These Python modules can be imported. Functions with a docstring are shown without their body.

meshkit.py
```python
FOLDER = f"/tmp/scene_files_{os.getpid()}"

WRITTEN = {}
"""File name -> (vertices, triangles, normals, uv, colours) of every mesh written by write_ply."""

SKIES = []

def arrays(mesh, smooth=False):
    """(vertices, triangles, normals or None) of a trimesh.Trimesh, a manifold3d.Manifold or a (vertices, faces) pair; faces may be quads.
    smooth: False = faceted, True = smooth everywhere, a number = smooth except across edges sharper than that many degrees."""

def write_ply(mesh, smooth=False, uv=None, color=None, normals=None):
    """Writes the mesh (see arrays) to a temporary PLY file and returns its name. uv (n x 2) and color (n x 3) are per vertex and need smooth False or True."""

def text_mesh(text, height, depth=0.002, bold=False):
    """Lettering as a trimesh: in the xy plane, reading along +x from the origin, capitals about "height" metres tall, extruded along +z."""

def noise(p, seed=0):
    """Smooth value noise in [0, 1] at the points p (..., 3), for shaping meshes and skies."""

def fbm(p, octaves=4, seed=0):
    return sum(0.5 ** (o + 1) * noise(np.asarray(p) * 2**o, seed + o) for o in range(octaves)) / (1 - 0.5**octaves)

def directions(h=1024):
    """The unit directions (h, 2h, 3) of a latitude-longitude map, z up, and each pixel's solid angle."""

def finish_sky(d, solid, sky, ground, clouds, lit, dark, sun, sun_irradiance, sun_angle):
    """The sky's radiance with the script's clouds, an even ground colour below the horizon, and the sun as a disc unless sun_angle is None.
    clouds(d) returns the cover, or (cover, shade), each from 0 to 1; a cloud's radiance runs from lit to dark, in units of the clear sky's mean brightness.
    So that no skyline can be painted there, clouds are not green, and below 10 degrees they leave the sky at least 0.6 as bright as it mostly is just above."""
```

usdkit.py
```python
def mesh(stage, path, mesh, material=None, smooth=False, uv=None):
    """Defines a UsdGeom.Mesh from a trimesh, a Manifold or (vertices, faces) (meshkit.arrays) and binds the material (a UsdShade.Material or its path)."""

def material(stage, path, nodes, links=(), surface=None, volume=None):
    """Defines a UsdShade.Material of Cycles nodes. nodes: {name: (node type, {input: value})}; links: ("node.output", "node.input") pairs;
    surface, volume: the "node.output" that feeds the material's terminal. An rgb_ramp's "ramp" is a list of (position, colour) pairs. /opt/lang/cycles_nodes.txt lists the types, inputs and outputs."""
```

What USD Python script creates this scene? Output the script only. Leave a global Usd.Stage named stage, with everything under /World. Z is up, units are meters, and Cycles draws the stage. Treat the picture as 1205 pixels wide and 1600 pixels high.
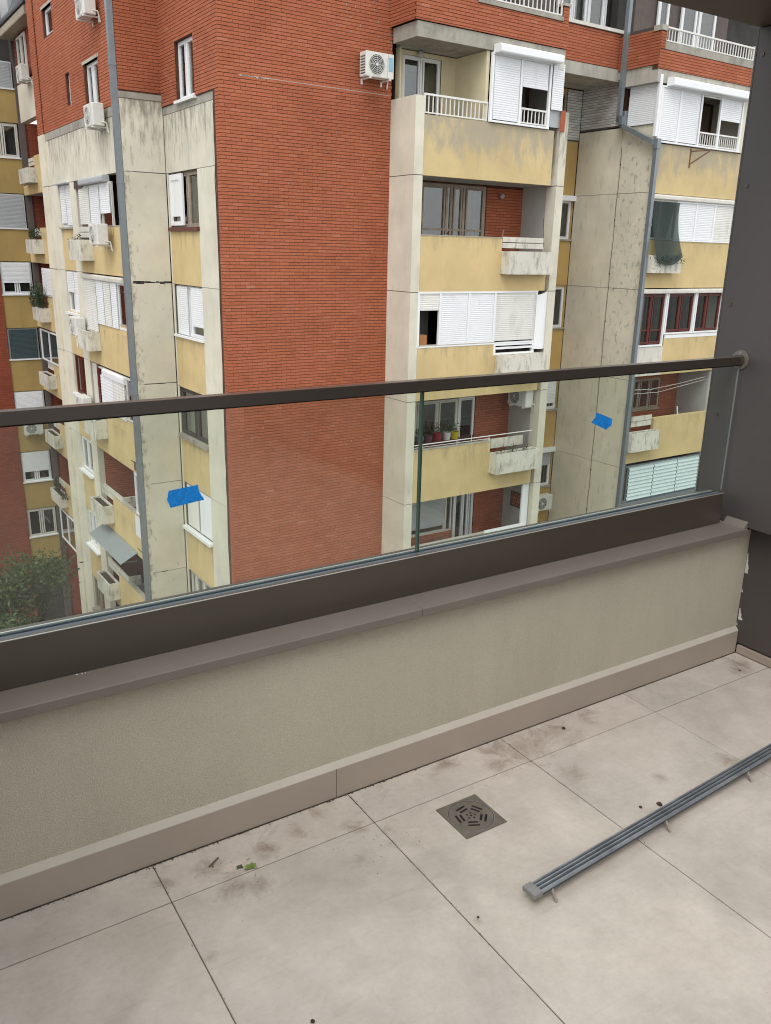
import math, random
import numpy as np
import trimesh
from pxr import Usd, UsdGeom, UsdLux, UsdShade, Sdf, Gf
import usdkit, meshkit

rng = random.Random(7)
stage = Usd.Stage.CreateInMemory()
UsdGeom.SetStageUpAxis(stage, UsdGeom.Tokens.z)
UsdGeom.SetStageMetersPerUnit(stage, 1.0)
UsdGeom.Xform.Define(stage, '/World')
UsdGeom.Scope.Define(stage, '/World/Looks')

# ------------------------------------------------------------------ camera, sky, light
EYE = 1.5754                                  # eye height above the balcony floor
YAW, PITCH, ROLL = math.radians(32.9095), math.radians(17.26), math.radians(1.2715)
f_ = np.array([math.sin(YAW) * math.cos(PITCH), math.cos(YAW) * math.cos(PITCH), -math.sin(PITCH)])
r_ = np.array([math.cos(YAW), -math.sin(YAW), 0.0])
u_ = np.cross(r_, f_)
right = math.cos(ROLL) * r_ + math.sin(ROLL) * u_
up = -math.sin(ROLL) * r_ + math.cos(ROLL) * u_
cam = UsdGeom.Camera.Define(stage, '/World/camera')
cam.AddTransformOp().Set(Gf.Matrix4d(*right, 0, *up, 0, *(-f_), 0, 0, 0, EYE, 1))
cam.CreateHorizontalApertureAttr(36.0)
cam.CreateVerticalApertureAttr(36.0 * 1600 / 1205)
cam.CreateFocalLengthAttr(36.0 * 1311.95 / 1205)
cam.CreateClippingRangeAttr(Gf.Vec2f(0.05, 2000))
cam.CreateExposureAttr(0.78)

SUN_EL, SUN_AZ = math.radians(55), math.radians(-130)      # high behind our left shoulder, behind thick cloud
dome = UsdLux.DomeLight.Define(stage, '/World/sky')
dome.GetPrim().SetCustomDataByKey('kind', 'structure')
sky = usdkit.material(stage, '/World/Looks/overcast_sky', {
    'sky': ('sky_texture', {'sky_type': 'single_scattering', 'sun_disc': False, 'sun_elevation': SUN_EL, 'sun_rotation': SUN_AZ}),
    'tc': ('texture_coordinate', {}),
    'n': ('noise_texture', {'scale': 2.2, 'detail': 5.0, 'roughness': 0.55}),
    'cl': ('rgb_ramp', {'ramp': [(0.25, (7.6, 7.8, 8.0)), (0.75, (10.2, 10.2, 10.1))]}),
    'm': ('mix', {'fac': 0.9}),
    'bg': ('background_shader', {'strength': 0.1}),
}, [('tc.generated', 'n.vector'), ('n.fac', 'cl.fac'), ('sky.color', 'm.color1'), ('cl.color', 'm.color2'), ('m.color', 'bg.color')], surface='bg.background')
UsdShade.MaterialBindingAPI.Apply(dome.GetPrim()).Bind(sky)
sun = UsdLux.DistantLight.Define(stage, '/World/sun')
sun.CreateIntensityAttr(0.22)
sun.CreateAngleAttr(30.0)
sun.CreateNormalizeAttr(True)
sun.CreateColorAttr(Gf.Vec3f(1.0, 0.97, 0.92))
sun.AddRotateXYZOp().Set(Gf.Vec3f(90 - math.degrees(SUN_EL), 0, 180 - math.degrees(SUN_AZ)))

# ------------------------------------------------------------------ helpers
TH = math.radians(1.2195)                     # the building opposite stands 1.2 degrees off the balcony's line
CT, ST = math.cos(TH), math.sin(TH)
used = {}


def numbered(parent, name):
    k = used.get((parent, name), 0)
    used[(parent, name)] = k + 1
    return f'{parent}/{name}' if k == 0 else f'{parent}/{name}_{k:03d}'


class T:
    """A thing: an Xform under /World. frame 'B': coordinates (u along the block, w away from us, z from eye level); 'W': plain world metres."""

    def __init__(self, name, label, cat, base, frame='B', group=None, kind=None, rot=0.0):
        self.path = numbered('/World', name)
        self.base, self.frame = np.array(base, float), frame
        x = UsdGeom.Xform.Define(stage, self.path)
        b = self.base
        if frame == 'B':
            x.AddTranslateOp().Set(Gf.Vec3d(b[0] * CT - b[1] * ST, b[0] * ST + b[1] * CT, b[2] + EYE))
            x.AddRotateZOp().Set(math.degrees(TH))
        else:
            x.AddTranslateOp().Set(Gf.Vec3d(*b))
            if rot:
                x.AddRotateZOp().Set(rot)
        p = x.GetPrim()
        if label: p.SetCustomDataByKey('label', label)
        if cat: p.SetCustomDataByKey('category', cat)
        if group: p.SetCustomDataByKey('group', group)
        if kind: p.SetCustomDataByKey('kind', kind)
        self.prim = p


class P:
    """A part (a Mesh) of a thing; parts may carry sub-parts."""

    def __init__(self, parent, name, mb, mat, label=None, kind=None, smooth=False, local=False, tone=None):
        top = parent
        while isinstance(top, P): top = top.parent
        self.parent, self.top = parent, top
        self.path = numbered(parent.path, name)
        v, f = mb.arrays() if isinstance(mb, MB) else mb
        v = np.asarray(v, float)
        if not local: v = v - top.base
        self.mesh = usdkit.mesh(stage, self.path, (v, f), mat, smooth=smooth)
        if tone is not None:
            UsdGeom.PrimvarsAPI(self.mesh).CreatePrimvar('tone', Sdf.ValueTypeNames.FloatArray, 'vertex').Set([float(x) for x in tone])
        p = self.mesh.GetPrim()
        if label: p.SetCustomDataByKey('label', label)
        if kind: p.SetCustomDataByKey('kind', kind)


def copy_thing(src, name, label, base, group=None, rot=0.0, frame='B'):
    path = numbered('/World', name)
    x = UsdGeom.Xform.Define(stage, path)
    b = base
    if frame == 'B':
        x.AddTranslateOp().Set(Gf.Vec3d(b[0] * CT - b[1] * ST, b[0] * ST + b[1] * CT, b[2] + EYE))
        x.AddRotateZOp().Set(math.degrees(TH) + rot)
    else:
        x.AddTranslateOp().Set(Gf.Vec3d(*b)); x.AddRotateZOp().Set(rot)
    p = x.GetPrim()
    p.GetReferences().AddInternalReference(src.path)
    p.SetInstanceable(True)
    p.SetCustomDataByKey('label', label)
    p.SetCustomDataByKey('category', src.prim.GetCustomDataByKey('category'))
    if group: p.SetCustomDataByKey('group', group)
    return p


class MB:
    def __init__(self): self.v, self.f, self.n = [], [], 0

    def add(self, v, f):
        v, f = np.asarray(v, float), np.asarray(f, int)
        if f.shape[1] == 4: f = np.vstack([f[:, [0, 1, 2]], f[:, [0, 2, 3]]])
        self.v.append(v); self.f.append(f + self.n); self.n += len(v)
        return self

    def box(self, x0, x1, y0, y1, z0, z1):
        x0, x1 = sorted((x0, x1)); y0, y1 = sorted((y0, y1)); z0, z1 = sorted((z0, z1))
        v = [(x0, y0, z0), (x1, y0, z0), (x1, y1, z0), (x0, y1, z0), (x0, y0, z1), (x1, y0, z1), (x1, y1, z1), (x0, y1, z1)]
        return self.add(v, [(0, 3, 2, 1), (4, 5, 6, 7), (0, 1, 5, 4), (1, 2, 6, 5), (2, 3, 7, 6), (3, 0, 4, 7)])

    def hull(self, pts):
        h = trimesh.convex.convex_hull(np.asarray(pts, float))
        return self.add(h.vertices, h.faces)

    def cbox(self, x0, x1, y0, y1, z0, z1, c=0.004):
        pts = []
        for sx, xa, xb in ((x0, x0 + c, 0), (x1, x1 - c, 0)):
            for sy, ya in ((y0, y0 + c), (y1, y1 - c)):
                for sz, za in ((z0, z0 + c), (z1, z1 - c)):
                    pts += [(sx, ya, za), (xa, sy, za), (xa, ya, sz)]
        return self.hull(pts)

    def tube(self, path, r, n=8):
        path = [np.array(p, float) for p in path]
        for a, b in zip(path[:-1], path[1:]):
            d = b - a; L = np.linalg.norm(d); d /= L
            s = np.cross(d, (0, 0, 1) if abs(d[2]) < .9 else (1, 0, 0)); s /= np.linalg.norm(s); t = np.cross(d, s)
            ang = np.linspace(0, 2 * math.pi, n, endpoint=False)
            ring = np.cos(ang)[:, None] * s * r + np.sin(ang)[:, None] * t * r
            v = np.vstack([a + ring, b + ring, [a], [b]])
            f = []
            for i in range(n):
                j = (i + 1) % n
                f += [(i, j, n + j), (i, n + j, n + i), (2 * n, j, i), (2 * n + 1, n + i, n + j)]
            self.add(v, f)
        return self

    def mesh(self, m, M=None):
        v = m.vertices if M is None else trimesh.transform_points(m.vertices, M)
        return self.add(v, m.faces)

    def arrays(self): return np.vstack(self.v), np.vstack(self.f)


class PL:
    """A facade plane. kind 'R': faces us (a = u, outward = -w). kind 'L': faces left (a = w, outward = -u)."""

    def __init__(self, kind, off): self.k, self.o = kind, off

    def pt(self, a, d, z): return (a, self.o - d, z) if self.k == 'R' else (self.o - d, a, z)

    def box(self, mb, a0, a1, d0, d1, z0, z1):
        p, q = self.pt(a0, d0, z0), self.pt(a1, d1, z1)
        return mb.box(p[0], q[0], p[1], q[1], p[2], q[2])

    def quad(self, mb, pts):
        v = [self.pt(*p) for p in pts]
        return mb.add(v, [(0, 1, 2, 3)])


def pb(pl, *a): return pl.box(MB(), *a)


# ------------------------------------------------------------------ materials
M = {}


def plain(name, col, rough=0.6, metal=0.0, var=0.08, scale=6.0, bump=0.0, bscale=80.0, spec=0.4):
    lo, hi = [c * (1 - var) for c in col], [min(1, c * (1 + var)) for c in col]
    nodes = {'g': ('geometry', {}), 'n': ('noise_texture', {'scale': scale, 'detail': 5.0, 'roughness': 0.6}),
             'r': ('rgb_ramp', {'ramp': [(0.3, lo), (0.7, hi)]}), 'p': ('principled_bsdf', {'roughness': rough, 'metallic': metal, 'specular_ior_level': spec})}
    links = [('g.position', 'n.vector'), ('n.fac', 'r.fac'), ('r.color', 'p.base_color')]
    if bump:
        nodes['bn'] = ('noise_texture', {'scale': bscale, 'detail': 3.0, 'roughness': 0.6})
        nodes['b'] = ('bump', {'strength': 1.0, 'distance': bump})
        links += [('g.position', 'bn.vector'), ('bn.fac', 'b.height'), ('b.normal', 'p.normal')]
    M[name] = usdkit.material(stage, f'/World/Looks/{name}', nodes, links, surface='p.BSDF')


def plaster(name, col, dirt, lo, hi, rough=0.85, streak=0.22, scale=2.6, amount=0.8, bump=0.004, blotch=0.12, top=None, side=None, period=None):
    """Weathered render or concrete: broad tone changes, dirty runs that follow the fall of the rain, fine grain."""
    nodes = {
        'g': ('geometry', {}), 'mp': ('mapping', {'scale': (1, 1, streak)}),
        'n1': ('noise_texture', {'scale': scale, 'detail': 6.0, 'roughness': 0.68}),
        'r1': ('rgb_ramp', {'ramp': [(lo, (0, 0, 0)), (hi, (amount,) * 3)]}),
        'n2': ('noise_texture', {'scale': 0.9, 'detail': 6.0, 'roughness': 0.6}),
        'r2': ('rgb_ramp', {'ramp': [(0.3, [c * (1 - blotch) for c in col]), (0.7, [min(1, c * (1 + blotch)) for c in col])]}),
        'm': ('mix', {'color2': dirt}),
        'n3': ('noise_texture', {'scale': 45.0, 'detail': 4.0, 'roughness': 0.7}),
        'b': ('bump', {'strength': 0.7 if bump else 0.0, 'distance': bump or 0.001}),
        'p': ('principled_bsdf', {'roughness': rough, 'specular_ior_level': 0.25}),
    }
    links = [('g.position', 'mp.vector'), ('mp.vector', 'n1.vector'), ('n1.fac', 'r1.fac'), ('g.position', 'n2.vector'), ('n2.fac', 'r2.fac'),
             ('r1.color', 'm.fac'), ('r2.color', 'm.color1'), ('m.color', 'p.base_color'), ('g.position', 'n3.vector'), ('n3.fac', 'b.height'), ('b.normal', 'p.normal')]
    if period:                                                # every storey's parapet is dirtiest under its top edge
        nodes['sz'] = ('separate_xyz', {}); nodes['s1'] = ('math', {'math_type': 'subtract', 'value1': period[0]}); nodes['s2'] = ('math', {'math_type': 'floored_modulo', 'value2': period[1]})
        nodes['zr'] = ('map_range', {'from_min': 0.0, 'from_max': 0.55, 'to_min': period[2], 'to_max': -.03, 'clamp': True}); nodes['za'] = ('math', {'math_type': 'add'})
        links = [q for q in links if q != ('n1.fac', 'r1.fac')] + [('g.position', 'sz.vector'), ('sz.z', 's1.value2'), ('s1.value', 's2.value1'), ('s2.value', 'zr.value'), ('n1.fac', 'za.value1'), ('zr.result', 'za.value2'), ('za.value', 'r1.fac')]
    if side:
        z0, z1, w0, w1 = side; top = side; ax = 'x'
    else: ax = 'z'
    if top:                                                   # runs start at the upper edge and thin out downwards
        z0, z1, w0, w1 = top
        nodes['sz'] = ('separate_xyz', {}); nodes['zr'] = ('map_range', {'from_min': z0, 'from_max': z1, 'to_min': w0, 'to_max': w1, 'clamp': True}); nodes['za'] = ('math', {'math_type': 'add'})
        links = [q for q in links if q != ('n1.fac', 'r1.fac')] + [('g.position', 'sz.vector'), ('sz.' + ax, 'zr.value'), ('n1.fac', 'za.value1'), ('zr.result', 'za.value2'), ('za.value', 'r1.fac')]
    M[name] = usdkit.material(stage, f'/World/Looks/{name}', nodes, links, surface='p.BSDF')


def brick_mat(name, white=False):
    if white:
        ramp = [(0.0, (.50, .49, .46)), (0.5, (.62, .61, .58)), (1.0, (.70, .69, .66))]
    else:
        ramp = [(0.0, (.365, .110, .055)), (0.2, (.380, .118, .058)), (0.8, (.405, .129, .066)), (0.985, (.42, .138, .073)), (1.0, (.435, .165, .098))]
    nodes = {
        'g': ('geometry', {}), 'at': ('attribute', {'attribute': 'tone'}),
        'r': ('rgb_ramp', {'ramp': ramp}),
        'n': ('noise_texture', {'scale': 0.7, 'detail': 7.0, 'roughness': 0.65}),
        'nr': ('rgb_ramp', {'ramp': [(0.28, (.80, .77, .75)), (0.45, (.96, .95, .95)), (0.6, (1.02, 1.02, 1.02)), (0.75, (1.10, 1.10, 1.10))]}),
        'mu': ('mix', {'mix_type': 'multiply', 'fac': 1.0}),
        'n2': ('noise_texture', {'scale': 28.0, 'detail': 4.0, 'roughness': 0.7}),
        'n2r': ('rgb_ramp', {'ramp': [(0.25, (.86,) * 3), (0.75, (1.1,) * 3)]}),
        'mu2': ('mix', {'mix_type': 'multiply', 'fac': 1.0}),
        'b': ('bump', {'strength': 0.6, 'distance': 0.004}),
        'p': ('principled_bsdf', {'roughness': 0.85, 'specular_ior_level': 0.25}),
    }
    links = [('at.fac', 'r.fac'), ('g.position', 'n.vector'), ('n.fac', 'nr.fac'),
             ('r.color', 'mu.color1'), ('nr.color', 'mu.color2'), ('g.position', 'n2.vector'), ('n2.fac', 'n2r.fac'), ('mu.color', 'mu2.color1'), ('n2r.color', 'mu2.color2'),
             ('mu2.color', 'p.base_color'), ('n2.fac', 'b.height'), ('b.normal', 'p.normal')]
    M[name] = usdkit.material(stage, f'/World/Looks/{name}', nodes, links, surface='p.BSDF')


def pane_mat(name, tint, f0=0.04, rough=0.0):
    """A pane: mostly clear, mirror-like at a slant (Schlick's law, the same from both sides)."""
    M[name] = usdkit.material(stage, f'/World/Looks/{name}', {
        't': ('transparent_bsdf', {'color': tint}), 'gl': ('glossy_bsdf', {'color': (1, 1, 1), 'roughness': rough}), 'lw': ('layer_weight', {'blend': 0.5}),
        'pw': ('math', {'math_type': 'power', 'value2': 5.0}), 'ma': ('math', {'math_type': 'multiply_add', 'value2': 1 - f0, 'value3': f0}), 'm': ('mix_closure', {})},
        [('lw.facing', 'pw.value1'), ('pw.value', 'ma.value1'), ('ma.value', 'm.fac'), ('t.BSDF', 'm.closure1'), ('gl.BSDF', 'm.closure2')], surface='m.closure')


brick_mat('brick')
brick_mat('white_brick', white=True)
plain('mortar', (.085, .036, .023), 0.95, var=0.25, scale=3)
plain('dark_mortar', (.10, .09, .08), 0.95, var=0.2)
plaster('cream', (.655, .62, .51), (.26, .24, .19), 0.57, 0.85, amount=0.45, scale=5)
plaster('cream_side', (.66, .615, .495), (.22, .20, .155), 0.56, 0.80, amount=0.6, streak=0.3, scale=5.5)
plaster('cream_worn', (.635, .60, .495), (.17, .16, .13), 0.50, 0.72, amount=0.75, streak=0.2, scale=9.0, top=(3.4, 5.05, -.08, .14))
plaster('cream_edge', (.60, .565, .455), (.22, .205, .165), 0.54, 0.68, amount=0.7, streak=0.5, scale=9.0, side=(6.66, 6.95, .10, -.07))
plaster('cream_patchy', (.645, .605, .485), (.22, .20, .16), 0.54, 0.66, amount=0.7, streak=0.6, scale=7.0)
plaster('pale_panel', (.63, .61, .54), (.22, .20, .16), 0.55, 0.75, amount=0.6, scale=5)
plaster('yellow', (.60, .462, .235), (.30, .25, .16), 0.55, 0.78, amount=0.65, scale=4.5, period=(1.98, 2.79, .10))
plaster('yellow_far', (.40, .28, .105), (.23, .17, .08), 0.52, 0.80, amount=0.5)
plaster('yellow_worn', (.59, .46, .24), (.36, .325, .255), 0.43, 0.68, amount=0.8, streak=0.5, scale=3.0, top=(3.5, 4.72, -.14, .20))
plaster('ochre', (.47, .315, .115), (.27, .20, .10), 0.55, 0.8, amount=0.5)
plaster('concrete', (.36, .34, .29), (.16, .15, .13), 0.45, 0.7, amount=0.7, streak=0.6)
plaster('pale_concrete', (.42, .40, .35), (.20, .18, .15), 0.48, 0.75, amount=0.7)
plaster('planter_concrete', (.62, .60, .52), (.22, .19, .15), 0.50, 0.66, amount=0.7, scale=6, streak=0.4)
plaster('beige_wall', (.62, .55, .37), (.4, .35, .25), 0.6, 0.8, amount=0.3)
plaster('white_wall', (.40, .39, .37), (.3, .28, .25), 0.55, 0.8, amount=0.4)
plain('dark_joint', (.12, .108, .085), 0.95)
plain('black_joint', (.05, .045, .04), 0.95)
plain('pvc', (.80, .81, .82), 0.35, var=0.02)
plain('old_pvc', (.62, .60, .54), 0.5, var=0.1)
plaster('shutter', (.78, .795, .81), (.50, .49, .45), 0.55, 0.85, rough=.45, scale=3.5, amount=.5, streak=.3, bump=0.0, blotch=.04)
plaster('old_shutter', (.72, .715, .67), (.42, .40, .34), 0.50, 0.80, rough=.5, scale=4.0, amount=.6, streak=.3, bump=0.0, blotch=.06)
plain('grey_shutter', (.40, .42, .43), 0.5, var=0.05)
plain('dark_shutter', (.19, .20, .205), 0.5, var=0.05)
plain('green_shutter', (.05, .075, .08), 0.4, var=0.1)
plain('blind_green', (.55, .66, .66), 0.35, var=0.06)
plain('frame_dark', (.07, .06, .055), 0.5)
plain('frame_brown', (.10, .022, .016), 0.45)
plain('old_wood', (.33, .27, .21), 0.7, var=0.2)
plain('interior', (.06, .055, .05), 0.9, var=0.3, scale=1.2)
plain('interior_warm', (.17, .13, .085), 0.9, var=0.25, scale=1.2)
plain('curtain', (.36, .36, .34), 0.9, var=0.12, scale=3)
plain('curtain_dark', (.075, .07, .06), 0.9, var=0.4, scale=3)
plain('red_plaster', (.16, .045, .035), 0.85, var=0.15)
plain('pipe_grey', (.22, .25, .27), 0.4, metal=0.4, var=0.08)
plain('brown_strip', (.125, .10, .09), 0.8, var=0.12)
plain('steel_white', (.72, .71, .68), 0.4, var=0.05)
plain('ac_white', (.66, .65, .60), 0.5, var=0.07, scale=8)
plain('ac_grille', (.10, .105, .11), 0.6)
plain('ac_badge', (.25, .45, .55), 0.5)
plain('roof_slate', (.07, .08, .09), 0.6, var=0.15)
plain('eave_wood', (.42, .38, .30), 0.7, var=0.15)
plain('awning_sheet', (.27, .30, .31), 0.45, metal=0.3, var=0.15, scale=9)
plain('soil', (.05, .038, .025), 1.0, var=0.4, scale=20)
plain('leaf_dark', (.030, .052, .018), 0.6, var=0.35, scale=9)
plain('leaf_mid', (.055, .085, .028), 0.6, var=0.35, scale=9)
plain('bark', (.09, .07, .05), 0.9, var=0.3, scale=12)
plain('ground', (.10, .10, .09), 0.95, var=0.3, scale=0.4)
plain('net_green', (.035, .055, .048), 0.9, var=0.3, scale=20)
plain('rust', (.16, .09, .06), 0.85, var=0.3, scale=30)
plain('cable', (.05, .045, .04), 0.6)
# ---- the balcony's own materials
plain('coping_metal', (.168, .145, .124), 0.5, var=0.07, scale=5, spec=0.4)
plain('rail_brown', (.055, .044, .034), 0.36, var=0.06, scale=4, spec=0.6)
plain('handrail_brown', (.036, .029, .024), 0.2, var=0.05, scale=4, spec=0.8)
plain('raw_edge', (.62, .62, .60), 0.35, metal=0.6, var=0.05)
plain('gasket', (.085, .105, .135), 0.5, var=0.12, scale=20)
plain('panel_plum', (.072, .062, .061), 0.5, var=0.07, scale=1.6, bump=0.0006, bscale=6, spec=0.45)
plain('soffit_brown', (.105, .080, .056), 0.6, var=0.05, scale=1.5)
plain('inner_wall', (.66, .64, .60), 0.85, var=0.05)
plain('grout', (.155, .122, .094), 0.95, var=0.3, scale=15)
plain('skirting', (.36, .305, .255), 0.5, var=0.06, scale=3, bump=0.0004, bscale=150)
plain('skirting_top', (.46, .42, .36), 0.7, var=0.05, scale=6)
plain('tape_blue', (.002, .205, .62), 0.75, var=0.22, scale=120, bump=0.0012, bscale=180)
plain('drain_steel', (.185, .160, .135), 0.45, metal=0.4, var=0.15, scale=30)
plain('drain_dark', (.012, .010, .009), 0.8)
plain('aluminium', (.27, .292, .315), 0.45, metal=0.55, var=0.30, scale=16)
plain('aluminium_dark', (.07, .078, .09), 0.45, metal=0.6, var=0.3, scale=30)
plain('cap_metal', (.25, .25, .245), 0.4, metal=0.4, var=0.12, scale=40)
plain('plug_plastic', (.30, .27, .23), 0.6, var=0.1)
plain('crumb', (.055, .04, .03), 0.95, var=0.4, scale=80)
plain('leaf_fresh', (.17, .23, .055), 0.6, var=0.4, scale=120)
plain('twig', (.14, .09, .05), 0.8)
plain('paint_flake', (.62, .60, .58), 0.8, var=0.15, scale=120)
M['railing_glass'] = usdkit.material(stage, '/World/Looks/railing_glass', {
    't': ('transparent_bsdf', {'color': (.905, .935, .905)}), 'gl': ('glossy_bsdf', {'color': (1, 1, 1), 'roughness': 0.0}), 'lw': ('layer_weight', {'blend': 0.5}),
    'pw': ('math', {'math_type': 'power', 'value2': 5.0}), 'ma': ('math', {'math_type': 'multiply_add', 'value2': .96, 'value3': .04}), 'm': ('mix_closure', {}),
    'g': ('geometry', {}), 'mp': ('mapping', {'scale': (3.0, 3.0, .9)}), 'n': ('noise_texture', {'scale': 3.0, 'detail': 8.0, 'roughness': .72}), 'r': ('rgb_ramp', {'ramp': [(.42, (.0015,) * 3), (.62, (.008,) * 3), (.78, (.03,) * 3)]}),
    'd': ('diffuse_bsdf', {'color': (.62, .62, .60)}), 'm2': ('mix_closure', {})},
    [('lw.facing', 'pw.value1'), ('pw.value', 'ma.value1'), ('ma.value', 'm.fac'), ('t.BSDF', 'm.closure1'), ('gl.BSDF', 'm.closure2'), ('g.position', 'mp.vector'), ('mp.vector', 'n.vector'), ('n.fac', 'r.fac'), ('r.color', 'm2.fac'), ('m.closure', 'm2.closure1'), ('d.BSDF', 'm2.closure2')], surface='m2.closure')
pane_mat('window_glass', (.80, .83, .82), 0.09)
plain('glass_edge', (.045, .085, .065), 0.15, spec=0.6)
plain('glass_edge_light', (.24, .245, .24), 0.2, spec=0.6)


def stucco():
    nodes = {'g': ('geometry', {}), 'n': ('noise_texture', {'scale': 1.3, 'detail': 5.0}), 'r': ('rgb_ramp', {'ramp': [(0.3, (.495, .455, .365)), (0.7, (.55, .506, .41))]}),
             'v': ('voronoi_texture', {'scale': 260.0, 'feature': 'f1'}), 'n2': ('noise_texture', {'scale': 330.0, 'detail': 3.0, 'roughness': 0.65}),
             'ad': ('math', {'math_type': 'multiply_add', 'value2': 0.5}),
             'b': ('bump', {'strength': 1.0, 'distance': 0.0028}), 'p': ('principled_bsdf', {'roughness': 0.9, 'specular_ior_level': 0.2}),
             'mv': ('mapping', {'scale': (1, 1, .16)}), 'nv': ('noise_texture', {'scale': 7.0, 'detail': 7.0, 'roughness': .7}), 'rv': ('rgb_ramp', {'ramp': [(.3, (.93, .925, .92)), (.5, (1, 1, 1)), (.72, (1.03, 1.03, 1.03))]}), 'mu3': ('mix', {'mix_type': 'multiply', 'fac': 1.0}),
             'mr': ('rgb_ramp', {'ramp': [(0.3, (.86,) * 3), (0.7, (1.08,) * 3)]}), 'mu': ('mix', {'mix_type': 'multiply', 'fac': 1.0})}
    M['stucco'] = usdkit.material(stage, '/World/Looks/stucco', nodes, [
        ('g.position', 'n.vector'), ('n.fac', 'r.fac'), ('g.position', 'v.vector'), ('g.position', 'n2.vector'), ('v.distance', 'ad.value1'), ('n2.fac', 'ad.value3'),
        ('ad.value', 'b.height'), ('b.normal', 'p.normal'), ('n2.fac', 'mr.fac'), ('r.color', 'mu.color1'), ('mr.color', 'mu.color2'), ('g.position', 'mv.vector'), ('mv.vector', 'nv.vector'), ('nv.fac', 'rv.fac'), ('mu.color', 'mu3.color1'), ('rv.color', 'mu3.color2'), ('mu3.color', 'p.base_color')], surface='p.BSDF')


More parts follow.
